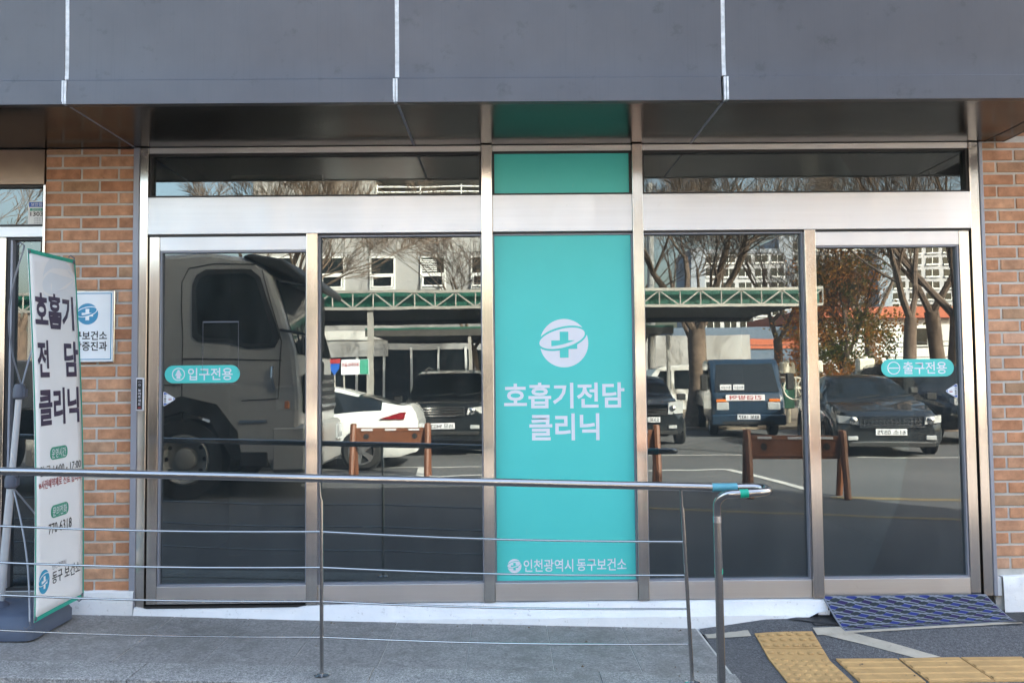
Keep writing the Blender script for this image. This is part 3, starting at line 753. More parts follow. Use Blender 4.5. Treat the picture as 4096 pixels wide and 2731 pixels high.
def triangle(cx, cz, s, label):
    o = thing('door_sticker', label, 'sticker', (cx, .0255, cz))
    def rt(sc, rr):
        out = []; base = [(-.034, .044), (-.034, -.044), (.037, 0)]; base = [(a*sc, b*sc) for a, b in base]
        for i in range(3):
            p = Vector((*base[i], 0)); a = Vector((*base[i-1], 0)); b = Vector((*base[(i+1) % 3], 0))
            da, db = (a-p).normalized()*rr, (b-p).normalized()*rr
            for t in (0, .5, 1):
                q = (p+da)*(1-t)**2 + p*2*t*(1-t) + (p+db)*t*t; out.append((s*q.x, q.y))
        return out
    at(o, MB().prism([(cx+a, cz+b) for a, b in rt(1.0, .012)], lambda p, d: (p[0], d, p[1]), .0256, .0268)).obj('backing', 'white_print', o)
    at(o, MB().prism([(cx+a, cz+b) for a, b in rt(.9, .011)], lambda p, d: (p[0], d, p[1]), .0253, .0262)).obj('blue_border', 'sticker_blue', o)
    hexa = [(-.031, .024), (-.031, -.024), (-.012, -.026), (.022, -.009), (.022, .009), (-.012, .026)]
    at(o, MB().prism([(cx+s*a, cz+b) for a, b in hexa], lambda p, d: (p[0], d, p[1]), .0249, .0258)).obj('face', 'plaque_white', o)
    for i, ch in enumerate('자동문'):
        xx = s*(-.0225)
        text_f(ch, xx-.0065, xx+.0065, .0085-.0155*i, .0225-.0155*i, -.0010, 'black_print', o, .02)
    text_f('AUTO', s*.004-.008, s*.004+.008, .004, .0075, -.0010, 'stand_grey', o, .0)
    at(o, B(cx+s*.004-.009, cx+s*.004+.009, .0246, .0249, cz-.0065, cz-.001)).obj('red_bar', 'red_print', o)
triangle(-1.853, 1.363, 1, 'blue and white triangular automatic door sticker on the entrance door')
triangle(2.482, 1.365, -1, 'blue and white triangular automatic door sticker on the exit door')
ab = thing('push_plate', 'slim black push plate with white rim on the steel jamb beside the entrance door', 'push plate', (-1.9955, -.013, 1.39))
Q = lambda mb: at(ab, mb)
Q(B(-2.0165, -1.9745, -.022, -.0125, 1.301, 1.480, .002)).obj('rim', 'white_print', ab)
Q(B(-2.0105, -1.9805, -.0245, -.0225, 1.308, 1.472)).obj('face', 'black_print', ab)
text_f('AUTO', -.009, .009, .0655, .0705, -.0122, 'white_print', ab, 0)
k = 16; mb = MB(); mb.add([(-1.9955+q*math.cos(2*PI*i/k), -.0252, 1.441+q*math.sin(2*PI*i/k)) for q in (.0058, .0042) for i in range(k)], [(i, (i+1) % k, k+(i+1) % k, k+i) for i in range(k)])
Q(mb).obj('ring', 'white_print', ab)
for i, ch in enumerate('눌러주세요'): text_f(ch, -.0075, .0075, .015-.0185*i, .0295-.0185*i, -.0122, 'white_print', ab, .01)
Q(B(-2.0035, -1.9875, -.0252, -.0247, 1.314, 1.321)).obj('red_bar', 'red_print', ab)

nh = thing('notice_holder', 'empty clear notice holder with a dark top strip on the entrance door glass', 'notice holder', (-1.572, .0255, 1.66)); Q = lambda mb: at(nh, mb)
Q(B(-1.672, -1.474, .0246, .0268, 1.782, 1.789)).obj('top_strip', 'stand_grey', nh)
for xx in (-1.672, -1.476): Q(B(xx, xx+.0014, .0246, .0268, 1.50, 1.7815)).obj('side_rim', 'stand_grey', nh)
Q(B(-1.672, -1.474, .0246, .0268, 1.440, 1.4415)).obj('bottom_rim', 'stand_grey', nh)

# ------------------------------------------------------------------ handrail
rl = thing('ramp_railing', 'stainless steel ramp railing with looped handrail end and four thin horizontal rods', 'railing', (-.8, -.88, .15))
Q = lambda mb: at(rl, mb)
zrail = lambda x: 1.0005 - .0325*(x+.0) - (.002*max(0, x))
pts = [(-4.6, -.9, zrail(-4.6))] + [(x, -.9, zrail(x)) for x in (-3, -2.2, -1.5, -.816, 0, .5, .86)] + [(.96, -.9, .9675), (1.09, -.9, .968)]
for i in range(1, 8): t = PI*i/8; pts.append((1.09+.0475*math.sin(t), -.9475+.0475*math.cos(t), .9678-.0012*i))
pts += [(1.07, -.995, .957), (.985, -.995, .953)]
cxp, czp = .968, .905
for i in range(0, 7): t = PI/2*i/6; pts.append((.968-.054*math.sin(t), -.995+.045*i/6, .899+.054*math.cos(t)))
pts += [(.914, -.950, .82), (.917, -.945, .5), (.920, -.940, .118)]
Q(MB().tube(pts, .0178, 16)).obj('handrail', 'steel_pipe', rl, smooth=True)
for px in (-2.42, -.816, .79, -4.03):
    top = zrail(px)-.015; lean = .036 if px > .5 else .008
    x0 = px - lean*.5; x1 = px + lean*.5; zb = zr(px)+.006
    mb = MB().tube([(x0, -.892, top), (x0+.002, -.886, top-.07), (x0+.006, -.882, top-.085), (x1, -.880, zb)], [.0055, .006, .0085, .0085], 10)
    Q(mb).obj('post', 'steel_pipe', rl, smooth=True)
    Q(MB().lathe([(.034, 0), (.034, .003), (.028, .006), (.010, .010)], (x1, -.880, zr(x1)+.003), n=28)).obj('base_plate', 'steel_pipe', rl, smooth=True)
Q(MB().lathe([(.036, 0), (.036, .004), (.026, .009), (.019, .011)], (.9202, -.940, zr(.92)+.002), n=28)).obj('base_plate', 'steel_pipe', rl, smooth=True)
rods = [((-2.41, .842), (-.816, .792), (.776, .731)), ((-2.41, .684), (-.816, .637), (.780, .585)), ((-2.41, .545), (-.816, .490), (.786, .439)), ((-2.41, .394), (-.816, .336), (.792, .287))]
for rr in rods:
    path = [(-4.03, -.882, rr[0][1]+.052)]
    for (a, za_), (b, zb_) in zip(rr, rr[1:]):
        for i in range(6): t = i/6; path.append((lerp(a, b, t), -.882, lerp(za_, zb_, t)-.012*math.sin(PI*t)))
    path.append((rr[2][0], -.882, rr[2][1]))
    Q(MB().tube(path, .0046, 8)).obj('rod', 'steel_pipe', rl, smooth=True)
Q(MB().tube([(.905, -.9, .9685), (1.015, -.9, .9685)], .0188, 14)).obj('tape_wrap', 'blue_tape', rl, smooth=True)
Q(MB().tube([(1.000, -.9951, .9535), (1.036, -.9951, .9548)], .0188, 14)).obj('tape_wrap', 'green_tape', rl, smooth=True)
Q(MB().lathe([(.0186, 0), (.0186, .022)], (.9165, -.9455, .605), n=14)).obj('tape_scrap', 'green_tape', rl, smooth=True)
Q(MB().lathe([(.0184, 0), (.0184, .028)], (.9138, -.950, .825), n=14)).obj('weld_sleeve', 'chrome', rl, smooth=True)

# ------------------------------------------------------------------ banner stand
bs = thing('banner_stand', 'white vertical banner with green edge on a weighted pole stand beside the brick pillar', 'banner stand', (-2.55, -.32, .21))
Q = lambda mb: at(bs, mb)
BT0, BT1 = Vector((-2.291, -.59, 2.103)), Vector((-2.297, -.14, 2.112))
BB0, BB1 = Vector((-2.229, -.59, .329)), Vector((-2.225, -.14, .334))
def bp(u, v, off=0.0):                       # u across from the near edge, v down
    p = BT0.lerp(BT1, u).lerp(BB0.lerp(BB1, u), v)
    return p + Vector((1, 0, 0))*(.018*math.sin(PI*v)*(1) - .006*math.sin(PI*u)*(1) + off)
nU, nV = 8, 28
mb = MB(); mb.add([bp(i/nU, j/nV) for j in range(nV+1) for i in range(nU+1)], [(j*(nU+1)+i, (j+1)*(nU+1)+i, (j+1)*(nU+1)+i+1, j*(nU+1)+i+1) for j in range(nV) for i in range(nU)])
ban = Q(mb).obj('banner_sheet', 'banner_white', bs, smooth=True)
so = ban.modifiers.new('thick', 'SOLIDIFY'); so.thickness = .0012; so.offset = -1
def bsurf(name, mat, u0, u1, v0, v1, off=.0012, n=14):
    m2 = MB(); m2.add([bp(lerp(u0, u1, i/4), lerp(v0, v1, j/n), off) for j in range(n+1) for i in range(5)], [(j*5+i, (j+1)*5+i, (j+1)*5+i+1, j*5+i+1) for j in range(n) for i in range(4)])
    return Q(m2).obj(name, mat, bs)
for r in ((0, .026, 0, 1), (.974, 1, 0, 1), (.026, .974, 0, .011), (.026, .974, .989, 1)): bsurf('edge_band', 'banner_teal', *r)
def btext(body, u0, u1, v0, v1, mat, bold=.0):
    me = text_mesh(body, bold); xs = [p.co.x for p in me.vertices]; ys = [p.co.y for p in me.vertices]
    a, b, c, d = min(xs), max(xs), min(ys), max(ys)
    for p in me.vertices: p.co = bp(lerp(u0, u1, (p.co.x-a)/(b-a)), lerp(v1, v0, (p.co.y-c)/(d-c)), .0022) - bs.location
    me.name = 'lettering'; me.materials.clear(); me.materials.append(M[mat])
    o = bpy.data.objects.new('lettering', me); COL.objects.link(o); o.parent = bs; return o
def bemb(cu, cv, ru, rv, fg, bgm, off, stp=.0006): return emblem(lambda a, b, k: Vector(bp(cu+a*ru, cv-b*rv, off+stp*k))-bs.location, fg, bgm, bs)
bemb(.64, .095, .36, .092, 'banner_ghost', 'banner_white', .0004, .0003)
btext('호흡기', .09, .90, .113, .215, 'navy_print', .03)
btext('전', .10, .34, .247, .350, 'navy_print', .03); btext('담', .66, .95, .247, .350, 'navy_print', .03)
btext('클리닉', .10, .93, .380, .484, 'navy_print', .03)
def bpill(u0, u1, v0, v1):
    ru, rv = .06, (v1-v0)*.42; pts = []
    for (cu, cv, t0) in ((u1-ru, v0+rv, -PI/2), (u1-ru, v1-rv, 0), (u0+ru, v1-rv, PI/2), (u0+ru, v0+rv, PI)):
        for i in range(6): t = t0+PI/2*i/5; pts.append((cu+ru*math.cos(t), cv+rv*math.sin(t)))
    Q(MB().add([bp(a, b, .0014) for a, b in pts], [tuple(range(len(pts)-1, -1, -1))])).obj('pill_print', 'green_print', bs)
bpill(.31, .67, .545, .580); btext('운영시간', .345, .635, .550, .576, 'white_print', .01)
btext('월·금 14:00 - 17:00', .09, .94, .592, .619, 'black_print', .005)
btext('※사전예약제로 진료 합니다', .07, .95, .630, .655, 'red_print', .012)
bpill(.32, .68, .706, .741); btext('문의전화', .355, .645, .711, .737, 'white_print', .01)
btext('770-6318', .27, .74, .754, .782, 'black_print', .005)
bemb(.19, .904, .11, .032, 'logo_bright_blue', 'banner_white', .0012)
btext('인천광역시', .35, .63, .868, .882, 'stand_grey', .0); btext('동구 보건소', .35, .92, .888, .922, 'black_print', .008)
# pole, clamps, arms
p0, p1 = Vector((-2.545, -.34, .30)), Vector((-2.462, -.34, 1.42)); pm_ = p0.lerp(p1, .5)
Q(MB().tube([p0, p0.lerp(p1, .60)], .0185, 16)).obj('pole', 'pole_white', bs, smooth=True)
Q(MB().tube([p0.lerp(p1, .60), p1], .0150, 16)).obj('pole', 'pole_white', bs, smooth=True)
for q in (p0.lerp(p1, .60), p1):
    m2 = MB(); m2.lathe([(.020, -.045), (.030, -.035), (.030, .0), (.022, .03), (.012, .034)], tuple(q), n=12); m2.box(q.x-.014, q.x+.034, q.y-.014, q.y+.014, q.z-.03, q.z+.008)
    Q(m2).obj('clamp', 'stand_grey', bs, smooth=True)
def curve(a, b, bulge, n=10): return [a.lerp(b, i/n) + Vector(bulge)*math.sin(PI*i/n) for i in range(n+1)]
for u, bl in ((0, (-.05, -.03, 0)), (1, (-.05, .03, 0))):
    e = bp(u, 0.004) + Vector((-.012, (.008 if u else -.012), -.002)); Q(MB().tube(curve(p1+Vector((.01, 0, .02)), e, bl), .0042, 8)).obj('arm', 'rod_grey', bs, smooth=True)
    c0 = p0.lerp(p1, .58); e2 = bp(u, .996) + Vector((-.012, (.008 if u else -.014), .004)); Q(MB().tube(curve(c0+Vector((.012, 0, -.02)), e2, (.03, -.01 if u == 0 else .01, 0)), .0042, 8)).obj('arm', 'rod_grey', bs, smooth=True)
    for q in (e, e2):
        k1 = [q, q+Vector((.004, 0, -.02)), q+Vector((-.012, -.006, -.034)), q+Vector((-.024, -.006, -.024))]
        if q is e: k1 = [Vector((p.x, p.y, 2*q.z-p.z)) for p in k1]
        Q(MB().tube(k1, .0035, 6)).obj('hook', 'stand_grey', bs, smooth=True)
for u in (.03, .97):
    for v in (.008, .992): Q(MB().lathe([(.011, 0), (.009, .003), (.004, .004)], tuple(bp(u, v, .001)), 'x', 12)).obj('eyelet', 'stand_grey', bs, smooth=True)
# moulded base: rounded block with an arched underside
mb = MB(); zb0 = zr(-2.45)+.004
def rrect(x0, x1, y0, y1, r, n=5):
    o = []
    for (cx, cy, t0) in ((x1-r, y1-r, 0), (x0+r, y1-r, PI/2), (x0+r, y0+r, PI), (x1-r, y0+r, 1.5*PI)):
        for i in range(n+1): t = t0+PI/2*i/n; o.append((cx+r*math.cos(t), cy+r*math.sin(t)))
    return o
lay_ = [(0, .035, zb0), (.0, .035, zb0+.055), (.004, .035, zb0+.060), (.020, .05, zb0+.105), (.034, .05, zb0+.115), (.12, .06, zb0+.122)]
rings = [[(x, y, z + (.022*max(0, 1-((x+2.57)/.17)**2) if i == 0 else 0)) for x, y in rrect(-2.86+d, -2.283-d, -.515+d, -.115-d, r)] for i, (d, r, z) in enumerate(lay_)]
L_ = len(rings[0]); vs = [p for r in rings for p in r]
mb.add(vs, [(i*L_+k, i*L_+(k+1) % L_, (i+1)*L_+(k+1) % L_, (i+1)*L_+k) for i in range(len(rings)-1) for k in range(L_)] + [tuple((len(rings)-1)*L_+k for k in range(L_)), tuple(range(L_-1, -1, -1))])
Q(mb).obj('base', 'stand_plastic', bs, smooth=True)
Q(MB().lathe([(.05, 0), (.046, .012), (.024, .03)], (p0.x-.004, p0.y, zb0+.121), n=20)).obj('pole_socket', 'stand_plastic', bs, smooth=True)

# ------------------------------------------------------------------ door mat with printed lattice
dm = thing('door_mat', 'thin doormat with blue and dark lattice pattern sloping down from the exit door', 'doormat', (2.16, -.17, .16))
Q = lambda mb: at(dm, mb)
MX0, MX1 = 1.716, 2.606; LU = MX1-MX0
def mp(u, v, off=0.0):                      # u along the door in metres, v away from the door in metres (0..0.36)
    t = v/.36; s_ = u/LU
    y = lerp(-.022, lerp(-.208, -.140, s_), t); z = lerp(.262, lerp(.118, .136, s_), t**.85)
    X = lerp(MX0+u, lerp(1.757, 2.700, s_), t)
    return Vector((X, y, max(z, za(X, y)+.009)+off))
NU, NV = 18, 10; LU = MX1-MX0
mb = MB(); mb.add([mp(LU*i/NU, .36*j/NV) for j in range(NV+1) for i in range(NU+1)], [(j*(NU+1)+i, (j+1)*(NU+1)+i, (j+1)*(NU+1)+i+1, j*(NU+1)+i+1) for j in range(NV) for i in range(NU)])
mo = Q(mb).obj('base', 'mat_ground', dm); so = mo.modifiers.new('thick', 'SOLIDIFY'); so.thickness = .007; so.offset = -1
mb = MB(); au, bv = .1320, .0445
def clip(poly):
    def cut(P, f):
        out = []
        for i in range(len(P)):
            a, b = P[i-1], P[i]; fa, fb = f(a), f(b)
            if (fa >= 0) != (fb >= 0): t = fa/(fa-fb); out.append((a[0]+(b[0]-a[0])*t, a[1]+(b[1]-a[1])*t))
            if fb >= 0: out.append(b)
        return out
    for f in (lambda p: p[0]-.006, lambda p: LU-.006-p[0], lambda p: p[1]-.003, lambda p: .355-p[1]):
        if len(poly) >= 3: poly = cut(poly, f)
    return poly
def cell(poly, k):
    poly = clip(poly)
    if len(poly) >= 3: mb.k = k; mb.add([mp(u, v, .0012) for u, v in poly], [tuple(range(len(poly)-1, -1, -1))])
for j in range(-1, 10):
    for i in range(-2, 9):
        cu, cv = i*au + (j % 2)*au/2 + .02, j*bv + .012
        cell([(cu-.033, cv+.001), (cu-.004, cv-.0208), (cu+.033, cv-.001), (cu+.004, cv+.0208)], 1 if j % 2 == 0 else 2)
        hu, hv = cu + au*.25, cv + bv/2         # fat hexagon towards the lower right
        cell([(hu-.031, hv+.006), (hu-.017, hv-.014), (hu+.012, hv-.0195), (hu+.031, hv-.006), (hu+.017, hv+.014), (hu-.012, hv+.0195)], 0)
        hu = cu - au*.25                        # thin hexagon towards the lower left
        cell([(hu-.038, hv-.011), (hu-.027, hv-.0165), (hu+.014, hv-.003), (hu+.038, hv+.011), (hu+.027, hv+.0165), (hu-.014, hv+.003)], 0)
Q(mb).obj('printed_pattern', ['mat_dark', 'mat_blue', 'mat_purple'], dm)
# small debris along the base of the wall
db = MB(); rnd = random.Random(5)
for i in range(26):
    x = rnd.uniform(-2.0, 1.0); y = rnd.choice((rnd.uniform(-.12, -.08), rnd.uniform(-.95, -.1))); s_ = rnd.uniform(.003, .007); z = zr(x)+.002
    db.add([(x-s_, y, z), (x, y-s_, z), (x+s_*1.2, y, z), (x, y+s_, z), (x, y, z+s_)], [(0, 1, 4), (1, 2, 4), (2, 3, 4), (3, 0, 4)])
for i in range(40):
    x = rnd.uniform(1.1, 3.2); y = rnd.uniform(-.9, -.1); s_ = rnd.uniform(.002, .006); z = za(x, y)+.008
    db.add([(x-s_, y, z), (x, y-s_, z), (x+s_*1.2, y, z), (x, y+s_, z), (x, y, z+s_)], [(0, 1, 4), (1, 2, 4), (2, 3, 4), (3, 0, 4)])
d_ = db.obj('debris', 'debris'); tag(d_, 'scattered grit and leaf bits on the paving by the wall', 'debris', kind='stuff')

# ================================================================== THE CAR PARK OPPOSITE (seen in the glass)
# ------------------------------------------------------------------ vehicles: local +Y is the front, X to the side
def wheel(par, x, y, r, wd=.2, spokes=5, rim='alloy'):
    s = 1 if x > 0 else -1
    e = MB().lathe([(r*.70, -wd/2), (r*.93, -wd/2), (r, -wd*.32), (r, wd*.32), (r*.93, wd/2), (r*.70, wd/2)], (x, y, r), 'x', 28, False).obj('wheel', 'tyre', par, smooth=True)
    m2 = MB(); xo = x + s*wd*.30
    m2.lathe([(r*.70, -.015), (r*.70, .03), (r*.64, .03), (r*.62, .0)] if s > 0 else [(r*.70, .015), (r*.70, -.03), (r*.64, -.03), (r*.62, 0)], (xo, y, r), 'x', 24, False)
    for k in range(spokes):
        t = 2*PI*k/spokes; d = Vector((0, math.cos(t), math.sin(t))); q = Vector((0, -d.z, d.y)); c = Vector((xo+s*.02, y, r))
        a, b, f, g_ = c+d*r*.08+q*r*.10, c+d*r*.66+q*r*.16, c+d*r*.66-q*r*.16, c+d*r*.08-q*r*.10
        m2.quad(a, b, f, g_)
    m2.lathe([(r*.14, -.03), (r*.14, .035)], (xo, y, r), 'x', 12)
    m2.obj('rim', rim, e, smooth=True)
    MB().lathe([(r*.62, 0), (r*.62, .004)], (xo-s*.02, y, r), 'x', 20).obj('brake_disc', 'black_plastic', e)
    return e
def car(label, cat, paint, loc, rz, st, glass_from, glass_to, wr, wy, hw, name, plate=None, plate_z=.55, sc=1.0, rear=False, group=None):
    """st: stations from front (+Y) to rear: (y, zbottom, zbelt, ztop, halfwidth, halfwidth_top)"""
    o = thing(name, label, cat, loc, rz, group); o.scale = (sc, sc, sc)
    SUBD = 5; fine = []                       # smooth the outline along the length
    for i in range(len(st)-1):
        p0, p1, p2, p3 = st[max(0, i-1)], st[i], st[i+1], st[min(len(st)-1, i+2)]
        for k in range(SUBD):
            t = k/SUBD; h = lambda a, b, c, d: b + .5*t*((c-a) + t*((2*a-5*b+4*c-d) + t*(3*(b-c)+d-a)))
            row = [h(*q) for q in zip(p0, p1, p2, p3)]; row[0] = lerp(p1[0], p2[0], t); fine.append(tuple(row))
    st0 = st; st = fine + [st[-1]]
    body, gl = MB(), MB(); rings = []
    for (y, zb, zl, zt, wb, wt) in st:
        rings.append([(wb*.90, y, zb), (wb*.985, y, zb+.10), (wb, y, lerp(zb, zl, .55)), (wb*.975, y, zl-.05), (wb*.93, y, zl), (lerp(wb*.93, wt, .88), y, lerp(zl, zt, .86)), (wt*.90, y, zt-.012), (wt*.5, y, zt+.0), (0, y, zt+.008)])
    full = [r + [(-x, y, z) for x, y, z in reversed(r[:-1])] for r in rings]; n = len(full[0])
    for r in full: body.v += r
    for i in range(len(full)-1):
        for k in range(n-1):
            f = (i*n+k, (i+1)*n+k, (i+1)*n+k+1, i*n+k+1)
            j = min(k, n-2-k); I = i//SUBD
            side_glass = j == 4 and (glass_from+1 <= I < glass_to-1 or (I == glass_from and i % SUBD >= 2) or (I == glass_to-1 and i % SUBD <= 2))
            screen = j in (5, 6, 7) and I in (glass_from, glass_to-1)
            (gl if (side_glass or screen) else body).f.append(f); (gl if (side_glass or screen) else body).mi.append(0)
    body.f.append(tuple(range(n-1, -1, -1))); body.mi.append(0); body.f.append(tuple((len(full)-1)*n+k for k in range(n))); body.mi.append(0)
    gl.v = body.v
    bo = body.obj('body', paint, o, smooth=True); go = gl.obj('window', 'dark_glass', o, smooth=True)
    for y in wy:
        for s in (-1, 1):
            wheel(o, s*(hw-.045), y, wr)
            MB().lathe([(wr*1.12, -.01), (wr*1.12, .006)], (s*(hw+.002), y, wr+.01), 'x', 28).obj('wheel_arch', 'black_plastic', o)
    if plate:
        yy = (st[-1][0]-.03) if rear else st[0][0]+.035
        p = B(-.26, .26, yy-.01, yy+.006, plate_z-.06, plate_z+.06, .004).obj('plate_holder', 'white_print', o)
        text(plate, (.235, yy+.0075, plate_z-.042), (-.47, 0, 0), (0, 0, .084), 'black_print', p, .02)
    return o
def front_bits(o, y, zl, hw, grille, lamps, bumper):
    gx, gz0, gz1, bars = grille
    B(-gx, gx, y-.02, y+.02, gz0, gz1, .01).obj('grille', 'black_plastic', o)
    for i in range(bars):
        z = lerp(gz0, gz1, (i+.5)/bars); B(-gx*.98, gx*.98, y+.018, y+.032, z-.011, z+.011, .004).obj('grille_bar', 'chrome', o)
    x0, x1, z0, z1 = lamps
    for s in (-1, 1):
        pts = [(s*x0, z0+.02), (s*x1, z0+.05), (s*x1, z1), (s*(x0+.03), z1-.03)]
        h = MB(); h.add([(x, y+.03-.22*(abs(x)-x0)/(x1-x0)*.6, z) for x, z in pts] + [(x, y-.25, z) for x, z in pts], [(0, 1, 2, 3), (0, 4, 5, 1), (1, 5, 6, 2), (2, 6, 7, 3), (3, 7, 4, 0)]); h.obj('headlight', 'lamp_lens', o)
        MB().lathe([(.06, 0), (.07, .02), (.03, .035)], (s*(x0+.10), y+.0, (z0+z1)/2), 'y', 14).obj('lamp_ring', 'chrome', o, smooth=True)
        B(s*(hw-.28)-.09, s*(hw-.28)+.09, y-.02, y+.025, bumper-.04, bumper+.04, .01).obj('fog_lamp', 'lamp_lens', o)
        m2 = MB(); m2.box(s*(hw+.10)-.09, s*(hw+.10)+.09, y-1.28, y-1.18, zl+.02, zl+.16, .02); m2.obj('mirror', 'black_plastic', o)
    B(-hw*.78, hw*.78, y+.0, y+.03, bumper-.16, bumper-.08, .01).obj('bumper_vent', 'black_plastic', o)
def wipers(o, y, z):
    for s in (-.25, .3): MB().tube([(s, y, z), (s+.42, y-.03, z+.05)], .008, 5).obj('wiper', 'black_plastic', o)

# dark off-roader head-on under the carport
y0 = 2.2
suv = car('big dark off-roader parked nose towards the clinic under the carport', 'car', 'black_car_paint', (-1.2, -13.2, 0), 0,
    [(2.2, .35, .80, 1.02, .80, .60), (2.05, .32, .86, 1.08, .91, .75), (1.2, .30, 1.05, 1.14, .93, .82), (.95, .30, 1.08, 1.18, .93, .80), (.25, .30, 1.10, 1.68, .93, .74), (-.9, .30, 1.10, 1.76, .93, .74), (-1.9, .30, 1.10, 1.72, .92, .72), (-2.2, .34, 1.08, 1.60, .90, .68), (-2.35, .40, 1.0, 1.1, .85, .6)],
    3, 7, .37, (1.35, -1.4), .93, 'off_roader', '35모 9422', .62, .95)
front_bits(suv, 2.215, 1.05, .93, (.46, .80, 1.0, 4), (.50, .82, .82, 1.0), .60)
for s in (-.55, .55): MB().tube([(s, .2, 1.74), (s, -.8, 1.82), (s, -1.8, 1.78)], .025, 6).obj('roof_rail', 'chrome', suv)
# small dark hatchback
hb = car('small dark hatchback parked nose towards the clinic', 'car', 'black_car_paint', (3.15, -14.9, 0), math.radians(3),
    [(1.8, .28, .62, .80, .66, .50), (1.62, .24, .74, .90, .79, .66), (1.0, .22, .92, 1.02, .80, .70), (.85, .22, .94, 1.05, .80, .68), (.05, .22, .98, 1.46, .80, .60), (-.9, .22, 1.0, 1.50, .80, .60), (-1.5, .24, 1.0, 1.42, .78, .58), (-1.75, .3, .95, 1.1, .74, .5)],
    3, 6, .29, (1.15, -1.15), .80, 'hatchback', '53로 6630', .56, 1.0)
front_bits(hb, 1.815, .95, .80, (.40, .66, .82, 2), (.42, .76, .66, .98), .40)
# black saloon, slightly turned
sl = car('black saloon with chrome grille parked at the right of the car park', 'car', 'black_car_paint', (7.3, -12.4, 0), math.radians(11), 
    [(2.4, .26, .58, .74, .72, .52), (2.22, .20, .66, .82, .90, .74), (1.3, .18, .86, .97, .93, .82), (.95, .18, .92, 1.02, .93, .80), (.05, .18, .96, 1.42, .93, .64), (-.9, .18, .97, 1.45, .93, .64), (-1.75, .20, .98, 1.12, .92, .72), (-2.3, .24, .95, 1.06, .88, .66), (-2.45, .34, .8, .9, .82, .6)],
    3, 6, .33, (1.45, -1.4), .93, 'saloon_car', '61소 0575', .46, 1.0)
front_bits(sl, 2.415, .98, .93, (.52, .56, .74, 3), (.54, .86, .58, .76), .36)
B(-.66, .66, 2.40, 2.445, .27, .295).obj('chrome_strip', 'chrome', sl)
for i in range(15): x = -.46+.92*i/14; B(x-.007, x+.007, 2.43, 2.452, .57, .73).obj('grille_tooth', 'chrome', sl)
m2 = MB()
for r in ((-.54, .54, .545, .565), (-.54, .54, .735, .755), (-.54, -.52, .565, .735), (.52, .54, .565, .735)): m2.box(r[0], r[1], 2.42, 2.46, r[2], r[3])
m2.obj('grille_frame', 'chrome', sl)
wipers(sl, .98, 1.03); wipers(suv, .98, 1.20)
# dark van-like car at the far right
dv = car('dark estate car at the far right edge of the car park', 'car', 'black_car_paint', (9.9, -14.6, 0), math.radians(-6),
    [(2.2, .35, .80, 1.02, .80, .60), (2.05, .32, .86, 1.08, .91, .75), (1.2, .30, 1.05, 1.14, .93, .82), (.95, .30, 1.08, 1.18, .93, .80), (.25, .30, 1.10, 1.68, .93, .74), (-.9, .30, 1.10, 1.76, .93, .74), (-1.9, .30, 1.10, 1.72, .92, .72), (-2.2, .34, 1.08, 1.60, .90, .68)],
    3, 7, .36, (1.35, -1.4), .93, 'estate_car')
front_bits(dv, 2.2, 1.05, .93, (.5, .82, .98, 2), (.52, .84, .80, 1.0), .55)
# white fastback seen from the side, heading away to -X: tail at the right
wc = car('white fastback car with red tail lights parked side-on near the lorry', 'car', 'white_car_paint', (-3.62, -9.75, 0), math.radians(90),
    [(2.2, .28, .58, .72, .70, .5), (2.0, .22, .68, .82, .86, .72), (1.2, .20, .84, .96, .90, .78), (.85, .20, .90, 1.02, .90, .76), (.0, .20, .95, 1.42, .90, .62), (-.7, .20, .96, 1.43, .90, .62), (-1.25, .20, 1.0, 1.30, .90, .62), (-1.95, .22, 1.02, 1.12, .87, .68), (-2.14, .27, .97, 1.12, .85, .68), (-2.25, .29, .86, .98, .83, .66), (-2.29, .32, .74, .84, .80, .64)],
    3, 7, .33, (1.35, -1.35), .90, 'fastback_car', None, .5, .95)
for s in (-1, 1):
    h = MB(); pts = [(-1.66, .885), (-2.06, .87), (-2.10, 1.0), (-2.00, .99)]
    h.add([(s*(.915-.05*max(0, -y-1.9)/.2), y, z) for y, z in pts] + [(s*.70, y, z) for y, z in pts], [(0, 1, 2, 3), (0, 4, 5, 1), (1, 5, 6, 2), (2, 6, 7, 3), (3, 7, 4, 0)]); h.obj('tail_light', 'red_lens', wc)
    B(s*.905-.012, s*.905+.012, -.48, -.22, .80, .825, .005).obj('door_handle', 'chrome', wc)
    for yy in (-.62, .35): B(s*.899-.004, s*.899+.004, yy-.004, yy+.004, .30, .95).obj('door_gap', 'black_plastic', wc)
B(-.6, .6, -2.24, -2.18, .34, .46, .02).obj('rear_vent', 'black_plastic', wc)
w2 = copy_tree(wc); w2.location = (-5.2, -13.6, 0); w2['label'] = 'white fastback car in the row behind, parked beside the shield sign'; wc['group'] = w2['group'] = 'white fastback cars in the car park'

